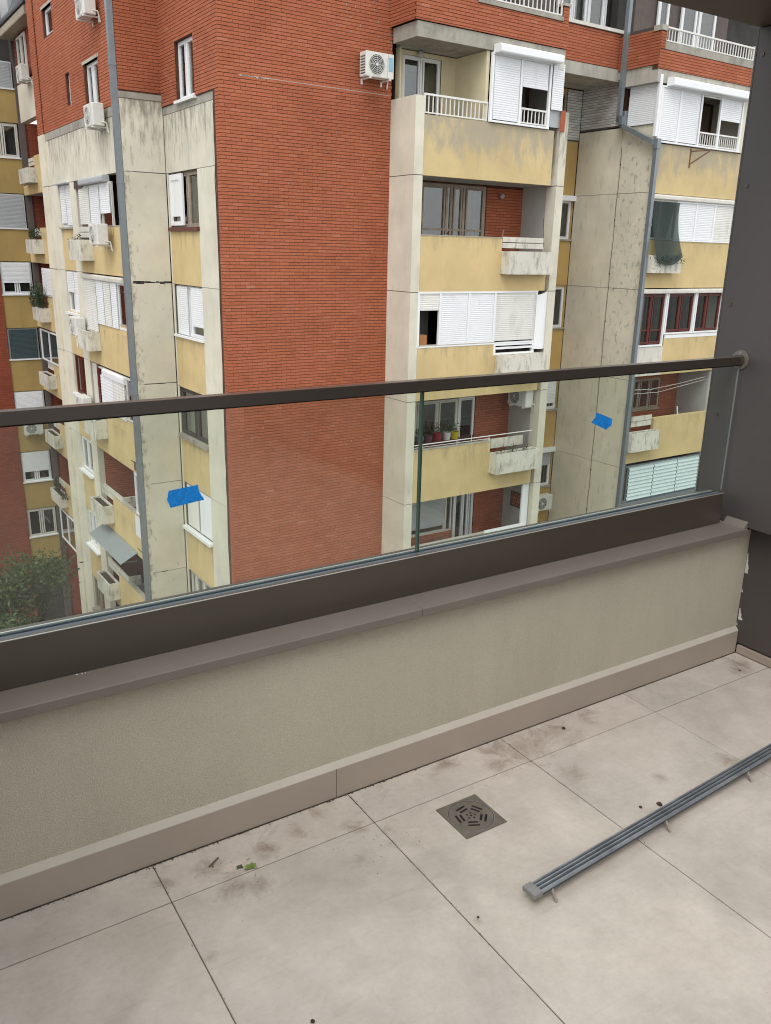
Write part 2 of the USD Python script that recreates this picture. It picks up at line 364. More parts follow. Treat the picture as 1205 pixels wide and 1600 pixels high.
def tile_mat(name, shift):
    """Cement-look porcelain: cloudy tone, a film of building dust, brown smears where water stood along the skirting and beside some joints."""
    base = [(.515, .464, .415), (.52, .468, .415), (.505, .458, .41), (.525, .468, .42)][shift % 4]
    nodes = {
        'g': ('geometry', {}),
        'n1': ('noise_texture', {'scale': 2.3 , 'detail': 7.0, 'roughness': 0.62, 'distortion': 0.6}),
        'r1': ('rgb_ramp', {'ramp': [(0.28, [c * .82 for c in base]), (0.5, base), (0.74, [c * 1.14 for c in base])]}),
        'n2': ('noise_texture', {'scale': 9.0, 'detail': 8.0, 'roughness': 0.72}),
        'r2': ('rgb_ramp', {'ramp': [(0.35, (.90, .89, .88)), (0.65, (1.05, 1.05, 1.05))]}),
        'n5': ('noise_texture', {'scale': 60.0, 'detail': 5.0, 'roughness': 0.75}), 'r5': ('rgb_ramp', {'ramp': [(0.3, (.93, .925, .92)), (0.5, (1, 1, 1)), (0.7, (1.04, 1.04, 1.04))]}), 'mu5': ('mix', {'mix_type': 'multiply', 'fac': 1.0}),
        'mps': ('mapping', {'rotation': (0, 0, 0.7), 'scale': (2.0, 26.0, 1.0)}), 'n6': ('noise_texture', {'scale': 1.6, 'detail': 6.0, 'roughness': 0.7, 'distortion': 1.2}), 'r6': ('rgb_ramp', {'ramp': [(0.36, (.955, .95, .945)), (0.44, (1, 1, 1)), (0.60, (1, 1, 1)), (0.72, (1.045, 1.045, 1.045))]}), 'mu6': ('mix', {'mix_type': 'multiply', 'fac': 1.0}),
        'mu': ('mix', {'mix_type': 'multiply', 'fac': 1.0}),
        'sp': ('separate_xyz', {}),
        'ny': ('map_range', {'from_min': 1.45, 'from_max': 1.9, 'to_min': 0.0, 'to_max': 0.16, 'clamp': True}),
        'n3': ('noise_texture', {'scale': 9.0, 'detail': 9.0, 'roughness': 0.82, 'distortion': 0.8}),
        'a3': ('math', {'math_type': 'add'}),
        'r3': ('rgb_ramp', {'ramp': [(0.67, (0, 0, 0)), (0.80, (.35,) * 3), (0.95, (.8,) * 3)]}),
        'dm': ('mix', {'color2': (.215, .16, .115)}),
        'p': ('principled_bsdf', {'roughness': 0.5, 'specular_ior_level': 0.35}),
        'rr': ('map_range', {'from_min': 0.3, 'from_max': 0.7, 'to_min': 0.42, 'to_max': 0.62, 'clamp': True}),
        'b': ('bump', {'strength': 0.25, 'distance': 0.001}),
    }
    links = [('g.position', 'n1.vector'), ('n1.fac', 'r1.fac'), ('g.position', 'n2.vector'), ('n2.fac', 'r2.fac'), ('r1.color', 'mu.color1'), ('r2.color', 'mu.color2'),
             ('g.position', 'sp.vector'), ('sp.y', 'ny.value'), ('g.position', 'n3.vector'), ('n3.fac', 'a3.value1'), ('n2.fac', 'rr.value'), ('rr.result', 'p.roughness'), ('n2.fac', 'b.height'), ('b.normal', 'p.normal')]
    # smears: (x, y, radius) of the dirty patches seen on the floor
    spots = [(.66, 1.70, .10), (.62, 1.80, .07), (.79, 1.78, .06), (1.72, 1.80, .17), (1.60, 1.76, .10), (1.86, 1.83, .12), (1.78, 1.60, .09), (2.26, 1.39, .09), (.50, 1.80, .05), (1.04, 1.74, .06), (2.85, 1.78, .08), (1.12, 1.68, .05), (.53, 1.52, .04), (1.13, 1.28, .03), (2.0, 1.45, .05), (.98, 1.85, .07), (1.90, 1.83, .16), (1.66, 1.84, .14), (2.05, 1.85, .10), (1.0, 1.62, .06), (.72, 1.66, .07), (.90, 1.80, .07), (1.45, 1.86, .10), (2.9, 1.82, .09)]
    prev = 'ny.result'
    for i, (x, y, rad) in enumerate(spots):
        nodes[f'd{i}'] = ('vector_math', {'math_type': 'distance', 'vector2': (x, y, 0.0)})
        nodes[f'm{i}'] = ('map_range', {'from_min': 0.0, 'from_max': rad * 1.25, 'to_min': 0.36, 'to_max': 0.0, 'clamp': True})
        nodes[f'x{i}'] = ('math', {'math_type': 'maximum'})
        links += [('g.position', f'd{i}.vector1'), (f'd{i}.value', f'm{i}.value'), (prev, f'x{i}.value1'), (f'm{i}.result', f'x{i}.value2')]
        prev = f'x{i}.value'
    links += [(prev, 'a3.value2'), ('a3.value', 'r3.fac'), ('r3.color', 'dm.fac'), ('g.position', 'n5.vector'), ('n5.fac', 'r5.fac'), ('mu.color', 'mu5.color1'), ('r5.color', 'mu5.color2'), ('g.position', 'mps.vector'), ('mps.vector', 'n6.vector'), ('n6.fac', 'r6.fac'), ('mu5.color', 'mu6.color1'), ('r6.color', 'mu6.color2'), ('mu6.color', 'dm.color1'), ('dm.color', 'p.base_color')]
    M[name] = usdkit.material(stage, f'/World/Looks/{name}', nodes, links, surface='p.BSDF')


stucco()
for k in range(4): tile_mat(f'floor_tile_{k}', k)

# ------------------------------------------------------------------ ground and own building
GZ = -19.2                                                    # courtyard level below the eye
g = MB().box(-600, 600, -600, 600, GZ + EYE - 0.2, GZ + EYE)
gp = P(T('ground', None, None, (0, 0, GZ + EYE), 'W', kind='structure'), 'courtyard_surface', g, M['ground'])

own = T('own_apartment_block', 'beige wall of the apartment behind the balcony, out of view behind the camera', 'building', (0, -1.6, GZ + EYE), 'W')
mb = MB(); mb.box(-14, 14, -14, -3.0, GZ + EYE, 2.7); mb.box(-14, 14, -3.0, 1.85, GZ + EYE, -0.35)
P(own, 'wall', mb, M['inner_wall'])

# ---- floor: cement tiles 0.6 x 1.2 m and a cut row along the parapet
floor = T('balcony_floor', None, None, (0, 0, 0), 'W', kind='structure')
P(floor, 'screed', MB().box(-0.9, 3.2, -3.0, 1.93, -0.22, -0.0025), M['grout'])
XJ = [-0.745] + [0.503 + 0.6 * k for k in range(-2, 5)]
rows = [(1.7285, 1.8795), (0.5265, 1.7255), (-0.6755, 0.5235), (-1.8755, -0.6785), (-2.99, -1.8785)]
nt = 0
for yi, (y0, y1) in enumerate(rows):
    for xi in range(len(XJ)):
        x0 = XJ[xi] + 0.0015
        x1 = (XJ[xi + 1] if xi + 1 < len(XJ) else 2.985) - 0.0015
        if x1 - x0 < 0.03: continue
        dz = rng.uniform(-0.0004, 0.0004)
        P(floor, 'tile', MB().cbox(x0, x1, y0, y1, -0.011 + dz, dz, 0.0011), M[f'floor_tile_{(nt * 7 + yi) % 4}']); nt += 1

# ---- parapet wall with coping and tile skirting
par = T('parapet_wall', 'low beige rough-rendered parapet wall with dark metal coping and tile skirting', 'wall', (0, 1.9, 0), 'W')
P(par, 'wall', MB().box(-0.745, 2.99, 1.8985, 2.10, -0.2, 0.5385), M['stucco'])
edges = [-0.745, -0.135, 1.065, 2.981]
for a, b in zip(edges[:-1], edges[1:]):
    s = P(par, 'skirting_tile', MB().cbox(a + 0.001, b - 0.001, 1.8822, 1.897, 0.0008, 0.0995, 0.0012), M['skirting'])
for a, b in zip(edges[:-1], edges[1:]):
    mbx = MB(); mbx.hull([(a, 1.8835, .0995), (b, 1.8835, .0995), (a, 1.8985, .0995), (b, 1.8985, .0995), (a, 1.8985, .116), (b, 1.8985, .116)])
    P(par, 'sealant_fillet', mbx, M['skirting_top'])
ce = [-0.745, 1.345, 2.9035]
for a, b in zip(ce[:-1], ce[1:]):
    mbx = MB().cbox(a + .0006, b - .0006, 1.8622, 2.125, 0.5385, 0.5644, 0.0018)
    P(par, 'coping', mbx, M['coping_metal'])
mbx = MB(); mbx.hull([(2.880, y, .5646) for y in (1.866, 1.962)] + [(2.9045, y, z) for y in (1.866, 1.962) for z in (.5646, .590)] + [(2.896, y, .576) for y in (1.866, 1.962)])
P(par, 'coping_upstand', mbx, M['coping_metal'])

# ---- glass railing
rail = T('glass_railing', 'frameless glass balustrade in a dark brown base channel with brown handrail', 'railing', (0, 2.0, 0.565), 'W')
ch = MB().cbox(-0.745, 2.866, 1.964, 1.9845, 0.5648, 0.6885, 0.001)
P(rail, 'base_channel', ch, M['rail_brown'])
P(rail, 'channel_back', MB().cbox(-0.745, 2.866, 2.0175, 2.038, 0.5648, 0.6885, 0.001), M['rail_brown'])
P(rail, 'channel_edge', MB().box(-0.745, 2.866, 1.9643, 1.9665, 0.6885, 0.6900), M['raw_edge'])
P(rail, 'channel_edge', MB().box(-0.745, 2.858, 2.0120, 2.0172, 0.686, 0.6905), M['raw_edge'])
gk = MB()
for a, b, ins in ((-0.745, 1.4155, 0), (1.4165, 2.866, 0)):
    gk.hull([(a, 1.9668, .676), (b, 1.9668, .676), (a, 1.9668, .6865), (b, 1.9668, .6865), (a, 1.992, .6895), (b, 1.992, .6895), (a, 1.997, .684), (b, 1.997, .684), (a, 1.997, .676), (b, 1.997, .676)])
P(rail, 'gasket', gk, M['gasket'])
P(rail, 'gasket', MB().box(-0.745, 2.858, 2.0075, 2.0118, 0.676, 0.6875), M['gasket'])
for a, b in ((-0.735, 1.4105), (1.4190, 2.893)):
    gpane = P(rail, 'glass_panel', MB().box(a, b, 1.9975, 2.0072, 0.62, 1.1895), M['railing_glass'])
    for xe, mat in ((a, 'glass_edge'), (b, 'glass_edge' if b < 2.5 else 'glass_edge_light')):
        s = -1 if xe == a else 1
        P(gpane, 'polished_edge', MB().box(xe + s * .0002, xe + s * .0016, 1.9972, 2.0075 if b < 2.5 or xe == a else 2.0025, 0.69, 1.1892), M[mat])
hr = MB().cbox(-0.745, 2.897, 1.9855, 2.019, 1.1890, 1.2203, 0.0015)
P(rail, 'handrail', hr, M['handrail_brown'])
P(rail, 'handrail_slot', MB().box(-0.745, 2.88, 1.9945, 2.0102, 1.1845, 1.1888), M['drain_dark'])
cy = trimesh.creation.cylinder(0.036, 0.006, sections=40); cy.apply_transform(trimesh.transformations.rotation_matrix(math.pi / 2, (0, 1, 0))); cy.apply_translation((2.9018, 2.003, 1.2065))
ros = P(rail, 'rosette', (cy.vertices, cy.faces), M['coping_metal'], smooth=30)
c2 = trimesh.creation.cylinder(0.021, 0.024, sections=32); c2.apply_transform(trimesh.transformations.rotation_matrix(math.pi / 2, (0, 1, 0))); c2.apply_translation((2.888, 2.0025, 1.2045))
P(ros, 'collar', (c2.vertices, c2.faces), M['rail_brown'], smooth=30)
c3 = trimesh.creation.cylinder(0.0065, 0.004, sections=16); c3.apply_transform(trimesh.transformations.rotation_matrix(math.pi / 2, (0, 1, 0))); c3.apply_translation((2.898, 2.003, 1.2315))
P(ros, 'screw', (c3.vertices, c3.faces), M['cap_metal'], smooth=30)

# ---- partition on the right, ceiling above
part = T('partition_wall', 'dark plum-brown sheet-clad partition closing the right end of the balcony', 'wall', (3.0, 0.8, 0.05), 'W')
P(part, 'core', MB().box(2.992, 3.12, -3.0, 2.115, -0.2, 2.36), M['rail_brown'])
P(part, 'cladding_sheet', MB().cbox(2.905, 2.9915, -3.0, 2.117, 0.566, 2.358, 0.0012), M['panel_plum'])
P(part, 'cladding_sheet', MB().cbox(2.982, 2.9915, -3.0, 1.93, 0.045, 0.5655, 0.0012), M['panel_plum'])
P(part, 'edge_trim', MB().cbox(2.905, 3.122, 2.1175, 2.1255, -0.2, 2.358, 0.001), M['panel_plum'])
P(part, 'skirting_strip', MB().cbox(2.975, 2.9915, -3.0, 1.876, 0.004, 0.038, 0.001), M['skirting'])
lw = T('partition_wall', 'matching dark partition at the left end of the balcony, out of view', 'wall', (-0.75, 0.8, 0.05), 'W')
P(lw, 'cladding_sheet', MB().cbox(-0.87, -0.75, -3.0, 2.18, -0.2, 2.371, 0.002), M['panel_plum'])
for (y, z) in ((2.092, 2.271), (2.083, 1.834), (2.081, 1.409), (2.075, 0.983), (1.2, 2.29), (1.2, 1.84), (1.2, 1.40), (1.2, .96)):
    c = trimesh.creation.cylinder(0.007, 0.004, sections=14); c.apply_transform(trimesh.transformations.rotation_matrix(math.pi / 2, (0, 1, 0))); c.apply_translation((2.9038, y, z))
    P(part, 'rivet', (c.vertices, c.faces), M['rail_brown'], smooth=30)
for (y, z, h, w) in ((1.8965, .395, .085, .017), (1.893, .172, .05, .02), (1.897, .275, .014, .007), (1.8965, .125, .012, .006)):
    mbx = MB(); pts = []
    for i in range(9):
        t = i / 8; ww = w * (0.15 + 0.85 * (1 - t)) * rng.uniform(.7, 1.15)
        zz = z - h / 2 + h * t
        pts += [(2.9810, y - ww, zz), (2.9810, y, zz)]
    fa = []
    for i in range(8): fa += [(2 * i, 2 * i + 1, 2 * i + 3, 2 * i + 2)]
    back = [(2.9819, q[1], q[2]) for q in pts]
    mbx.add(pts, fa); mbx.add(back, [tuple(reversed(q)) for q in fa])
    P(part, 'filler_smear', mbx, M['paint_flake'])
CEIL = 1.66                                                    # the canopy covers the outer part of the terrace only
ceil = T('balcony_canopy', 'flat dark brown soffit of the canopy over the railing', 'ceiling', (0, 0.5, 2.362), 'W')
P(ceil, 'ceiling_panel', MB().cbox(-0.9, 4.5, CEIL, 2.125, 2.362, 2.44, 0.003), M['soffit_brown'])
P(ceil, 'slab', MB().box(-0.9, 4.5, CEIL + .02, 2.11, 2.441, 2.65), M['concrete'])


def flat_poly(mbx, pts, y0, y1):
    n = len(pts); v = [(x, y0, z) for x, z in pts] + [(x, y1, z) for x, z in pts]
    from shapely.geometry import Polygon
    tri = trimesh.creation.triangulate_polygon(Polygon(pts), engine='earcut')
    tv, tf = tri
    mbx.add([(p[0], y0, p[1]) for p in tv], tf); mbx.add([(p[0], y1, p[1]) for p in tv], [t[::-1] for t in tf])
    mbx.add(v, [(i, (i + 1) % n, n + (i + 1) % n, n + i) for i in range(n)])


for pts, lab in (([(.643, .989), (.720, .995), (.7205, .986), (.7215, .975), (.727, .966), (.733, .956), (.732, .953), (.690, .9485), (.645, .944), (.641, .955), (.637, .966), (.640, .978)], 'longer strip of blue masking tape stuck on the left glass panel'),
                 ([(2.140, 1.065), (2.180, 1.052), (2.218, 1.037), (2.2165, 1.024), (2.215, 1.013), (2.195, 1.0), (2.160, 1.0155), (2.120, 1.032), (2.129, 1.040), (2.137, 1.048)], 'squarish piece of blue masking tape stuck on the right glass panel')):
    cx, cz = np.mean(pts, axis=0)
    t = T('masking_tape', lab, 'tape', (cx, 1.9965, cz), 'W')
    from shapely.geometry import Polygon
    rt = random.Random(len(pts)); ring_ = []
    for (xa, za), (xb, zb) in zip(pts, pts[1:] + pts[:1]):
        n_ = max(2, int(math.hypot(xb - xa, zb - za) / .004)); torn = abs(zb - za) > abs(xb - xa) * .8
        for i_ in range(n_): s_ = i_ / n_; ring_.append((xa + (xb - xa) * s_ + (rt.uniform(-.0011, .0011) if torn else rt.uniform(-.0002, .0002)), za + (zb - za) * s_ + rt.uniform(-.0002, .0002)))
    tv, tf = trimesh.creation.triangulate_polygon(Polygon(ring_).buffer(0), engine='earcut')
    m3 = trimesh.Trimesh(np.column_stack([tv[:, 0], np.full(len(tv), 1.9970), tv[:, 1]]), tf, process=True)
    v_, f_2 = trimesh.remesh.subdivide_to_size(m3.vertices, m3.faces, .004)
    wob = meshkit.fbm(np.column_stack([v_[:, 0] * 90, v_[:, 2] * 60, v_[:, 0] * 0]), 3, 5)
    v_ = np.array(v_); v_[:, 1] = 1.9971 - .0016 * np.clip(wob - .45, 0, 1); x0_ = v_[:, 0].max(); v_[:, 1] -= .004 * np.clip((v_[:, 0] - (x0_ - .014)) / .014, 0, 1) ** 2
    mbx = MB().add(v_, f_2); mbx.add(v_ + (0, .0002, 0), np.array(f_2)[:, ::-1])
    P(t, 'strip', mbx, M['tape_blue'], smooth=40)

# ---- floor drain
dr = T('floor_drain', 'square stainless floor drain with a round slotted grate between the tiles', 'drain', (1.36, 1.604, 0), 'W')
from shapely.geometry import Polygon, Point, box as sbox
from shapely import affinity
cx, cy0 = 1.36, 1.604


def extr(poly, z0, z1):
    gs = getattr(poly, 'geoms', [poly])
    m = trimesh.util.concatenate([trimesh.creation.extrude_polygon(q, z1 - z0, engine='earcut') for q in gs])
    m.apply_translation((0, 0, z0)); return m


sq = sbox(cx - .0735, cy0 - .0745, cx + .0735, cy0 + .0745)
P(dr, 'cover_plate', (lambda m: (m.vertices, m.faces))(extr(sq.difference(Point(cx, cy0).buffer(.0672, 48)), 0.0006, 0.0030)), M['drain_steel'])
P(dr, 'sump', (lambda m: (m.vertices, m.faces))(extr(Point(cx, cy0).buffer(.0671, 48), 0.0005, 0.0009)), M['drain_dark'])
ring = Point(cx, cy0).buffer(.0658, 48)
holes = []
for k in range(5):
    a = 90 + 72 * k + 10
    for rr, ln in ((.0295, .027), (.0430, .032)):
        h = sbox(-ln / 2, -.0021, ln / 2, .0021).buffer(.0016)
        h = affinity.rotate(affinity.translate(h, 0, rr), a - 90, origin=(0, 0)); holes.append(affinity.translate(h, cx, cy0))
    h = Polygon([(-.0055, .010), (.0055, .010), (0, .0175)]); h = affinity.rotate(h, a - 90 + 36, origin=(0, 0)); holes.append(affinity.translate(h, cx, cy0))
holes.append(Point(cx, cy0).buffer(.0040))
gr = ring
for h in holes: gr = gr.difference(h)
P(dr, 'grate', (lambda m: (m.vertices, m.faces))(extr(gr, 0.0012, 0.0029)), M['drain_steel'])
P(dr, 'rim', (lambda m: (m.vertices, m.faces))(extr(Point(cx, cy0).buffer(.0690, 48).difference(Point(cx, cy0).buffer(.0676, 48)), 0.0029, 0.0036)), M['aluminium'])

# ---- ribbed aluminium profile lying on the floor on its fixing plugs
A_, B_ = np.array([1.272, 1.256]), np.array([2.62, 1.344])
dv = (B_ - A_) / np.linalg.norm(B_ - A_); Lp = np.linalg.norm(B_ - A_)
prof = T('metal_profile', 'long ribbed grey aluminium profile lying across the floor tiles on plastic plugs', 'metal profile', (A_[0], A_[1], 0), 'W', rot=math.degrees(math.atan2(dv[1], dv[0])))
# section across (y), z : ribbed top
sec = [(-0.0191, .0270), (-0.0218, .0285), (-0.0218, .0345), (-0.0184, .0375), (-0.0133, .0380), (-0.0124, .0340), (-0.0076, .0340), (-0.0066, .0392), (-0.0030, .0392), (-0.0020, .0340), (0.0038, .0340), (0.0048, .0392), (0.0084, .0392), (0.0094, .0340), (0.0142, .0340), (0.0155, .0380), (0.0184, .0375), (0.0218, .0345), (0.0218, .0285), (0.0191, .0270)]
pm = trimesh.creation.extrude_polygon(Polygon(sec), Lp, engine='earcut')
R = np.array([[0, 0, 1, 0], [1, 0, 0, 0], [0, 1, 0, 0], [0, 0, 0, 1.0]])
pm.apply_transform(R)
P(prof, 'profile', (pm.vertices, pm.faces), M['aluminium'], local=True)
gm = MB()
for y0, y1 in ((-.0120, -.0079), (-.0018, .0036), (.0098, .0144)): gm.box(0.028, Lp, y0, y1, .0335, .0346)
P(prof, 'groove_gasket', gm, M['aluminium_dark'], local=True)
P(prof, 'flank', MB().box(.024, Lp, -.02205, -.02187, .0272, .0332), M['aluminium_dark'], local=True)
P(prof, 'end_cap', MB().cbox(-.003, .026, -.0226, .0226, .0262, .0400, .001), M['cap_metal'], local=True)
for x in (.062, .535, .955, 1.25):
    m = trimesh.creation.cylinder(.0040, .040, sections=12); m.apply_transform(trimesh.transformations.rotation_matrix(-.62, (1, 0, 0))); m.apply_translation((x, -.0265, .0175))
    P(prof, 'plug', (m.vertices, m.faces), M['plug_plastic'], smooth=30, local=True)

# ---- litter on the floor
def bent_leaf(name, lab, cat, x, y, s, mat, seed):
    r = random.Random(seed); t = T(name, lab, cat, (x, y, 0), 'W')
    n = 5; v = []; f = []
    for i in range(n):
        for j in range(n):
            px, py = (i / (n - 1) - .5) * s, (j / (n - 1) - .5) * s * .75
            v.append((x + px + r.uniform(-.12, .12) * s, y + py + r.uniform(-.12, .12) * s, .001 + abs(r.gauss(0, .12)) * s))
    for i in range(n - 1):
        for j in range(n - 1):
            if (i, j) in ((0, 0), (n - 2, n - 2)) and seed % 2: continue
            a = i * n + j; f.append((a, a + n, a + n + 1, a + 1))
    f2 = [q[::-1] for q in f]
    mbx = MB().add(v, f); mbx.add(np.array(v) - (0, 0, .0004), f2)
    P(t, 'blade', mbx, mat)


bent_leaf('leaf_fragment', 'larger bright green crumpled leaf fragment on the tile joint by the parapet', 'leaf', .722, 1.738, .028, M['leaf_fresh'], 3)
bent_leaf('leaf_fragment', 'small darker green leaf fragment beside the bright one', 'leaf', .698, 1.755, .016, M['leaf_mid'], 4)
tw = T('twig', 'tiny dry brown twig on a dirty patch of tile near the skirting', 'twig', (.636, 1.80, 0), 'W')
tb = MB().tube([(.628, 1.795, .003), (.645, 1.803, .006), (.662, 1.815, .004)], .0022, 6).tube([(.640, 1.80, .005), (.636, 1.788, .003)], .0016, 6)
P(tw, 'stem', tb, M['twig'], smooth=30)
for i, (x, y, s, lab) in enumerate(((1.932, 1.813, .0065, 'dark crumb of dirt on the tile close to the skirting'), (1.822, 1.374, .0055, 'round black crumb beside the metal profile'), (1.882, 1.353, .009, 'larger black crumb touching the metal profile'), (2.851, 1.768, .0045, 'dark crumb near the partition'), (1.132, 1.285, .0035, 'grey chip on the bare tile left of the profile'), (.644, 1.237, .005, 'dark speck at the lower edge of the photo'))):
    t = T('dirt_crumb', lab, 'crumb', (x, y, 0), 'W')
    ic = trimesh.creation.icosphere(1, s); rr = random.Random(i)
    ic.vertices *= np.array([[rr.uniform(.6, 1.2) for _ in range(3)] for _ in ic.vertices]); ic.vertices[:, 2] *= .6; ic.apply_translation((x, y, s * .4))
    P(t, 'lump', (ic.vertices, ic.faces), M['crumb'])
dm = MB(); rr = random.Random(11)


def grain(x, y, s):
    dm.hull([(x + rr.uniform(-s, s), y + rr.uniform(-s, s), rr.uniform(0, s * .9)) for _ in range(7)])


for _ in range(420):                       # dirt gathered in the corner of skirting and floor
    x = rr.choice((rr.gauss(.55, .12), rr.gauss(1.0, .16), rr.gauss(.3, .15), rr.gauss(1.25, .1), rr.uniform(-.3, 2.9)))
    grain(x, 1.8805 - abs(rr.gauss(0, .0035)), rr.uniform(.0008, .0032))
for _ in range(160):
    xj = rr.choice((.503, 1.103, 1.103, .503, 1.703, 2.303))
    grain(xj + rr.gauss(0, .0025), rr.choice((rr.uniform(1.1, 1.88), rr.gauss(1.83, .05))), rr.uniform(.0007, .0022))
for cx1, cy1, s1, n1 in ((.70, 1.78, .05, 40), (.66, 1.69, .05, 30), (1.12, 1.65, .05, 20), (1.72, 1.80, .09, 45), (1.02, 1.62, .07, 25), (2.26, 1.39, .06, 20), (2.93, 1.86, .03, 25)):
    for _ in range(n1): grain(cx1 + rr.gauss(0, s1), min(1.878, cy1 + rr.gauss(0, s1 * .6)), rr.uniform(.0006, .0018))
for _ in range(60): grain(rr.uniform(.2, 2.9), rr.uniform(.75, 1.85), rr.uniform(.0006, .0016))
gt = T('dirt_grains', 'fine brown dirt and grit gathered along the skirting and tile joints', 'dirt', (1, 1.8, 0), 'W', kind='stuff')
P(gt, 'grit', dm, M['crumb'], kind='stuff')
pc = T('plaster_crumb', 'small white plaster crumbs on the dark coping at left', 'crumb', (.379, 1.955, .5644), 'W')
pm2 = MB()
for dx, s in ((0, .004), (.012, .0028), (.021, .002), (.028, .0015)):
    pm2.hull([(.374 + dx + rr.uniform(-s, s), 1.955 + rr.uniform(-s, s), .5646 + rr.uniform(0, s)) for _ in range(9)])
P(pc, 'crumb', pm2, M['paint_flake'])

# ------------------------------------------------------------------ the apartment block opposite
BD = T('apartment_building', 'large weathered apartment block of red brick, cream panels and yellow balcony parapets', 'building', (8.26, 19.07, GZ))
RF, RB, RBK, RC, RR = PL('R', 18.0), PL('R', 19.07), PL('R', 19.3), PL('R', 22.71), PL('R', 21.1)
L1, L2, LS = PL('L', 8.26), PL('L', 7.15), PL('L', 21.55)
ROW, MOR, HJ, BL = 0.0767, 0.0125, 0.006, 0.262
loose = []                                     # every brick: (plane, a0, a1, z0, z1, d)


def lay(pl, a0, a1, z0, z1, holes=(), d0=0.0, r=random.Random(5), start=0.0, rows=None):
    """Running bond on a plane; returns the bricks."""
    out = []
    n0, n1 = int(math.floor(z0 / ROW)), int(math.ceil(z1 / ROW))
    for k in range(n0, n1):
        zb, zt = max(z0, k * ROW + MOR / 2), min(z1, (k + 1) * ROW - MOR / 2)
        if zt - zb < .018: continue
        a = a0 - (BL / 2 if k % 2 else 0) - start
        while a < a1:
            b0, b1 = max(a, a0), min(a + BL - HJ + r.uniform(-.003, .003), a1)
            a += BL
            if b1 - b0 < 0.03: continue
            cuts = [(b0, b1)]
            for (h0, h1, g0, g1) in holes:
                if zt > g0 + .012 and zb < g1 - .012:
                    nc = []
                    for c0, c1 in cuts:
                        if h1 <= c0 or h0 >= c1: nc.append((c0, c1)); continue
                        if h0 - c0 > .03: nc.append((c0, h0))
                        if c1 - h1 > .03: nc.append((h1, c1))
                    cuts = nc
            for c0, c1 in cuts:
                out.append((pl, c0, c1, zb + r.uniform(-.0016, .0016), zt + r.uniform(-.0016, .0016), d0 + abs(r.gauss(0, .0022))))
    return out


tone_of = random.Random(77)


def brick_shape(mb, b):
    """Five faces of a brick whose back sits in the mortar."""
    pl, a0, a1, z0, z1, d = b
    q = [pl.pt(a0, d, z0), pl.pt(a1, d, z0), pl.pt(a1, d, z1), pl.pt(a0, d, z1), pl.pt(a0, d - .03, z0), pl.pt(a1, d - .03, z0), pl.pt(a1, d - .03, z1), pl.pt(a0, d - .03, z1)]
    f = [(0, 1, 2, 3), (4, 5, 1, 0), (1, 5, 6, 2), (3, 2, 6, 7), (4, 0, 3, 7)]
    if pl.k == 'L': f = [x[::-1] for x in f]
    mb.add(q, f)
    return [tone_of.random()] * 8


def wall_holes(mb, pl, a0, a1, z0, z1, d0, d1, holes=()):
    zs = sorted({z0, z1, *[z for h in holes for z in h[2:] if z0 < z < z1]})
    for za, zb in zip(zs[:-1], zs[1:]):
        cuts = [(a0, a1)]
        for h0, h1, g0, g1 in holes:
            if g0 < zb - 1e-6 and g1 > za + 1e-6:
                nc = []
                for c0, c1 in cuts:
                    if h1 <= c0 or h0 >= c1: nc.append((c0, c1)); continue
                    if h0 > c0: nc.append((c0, h0))
                    if h1 < c1: nc.append((h1, c1))
                cuts = nc
        for c0, c1 in cuts: pl.box(mb, c0, c1, d0, d1, za, zb)
    return mb


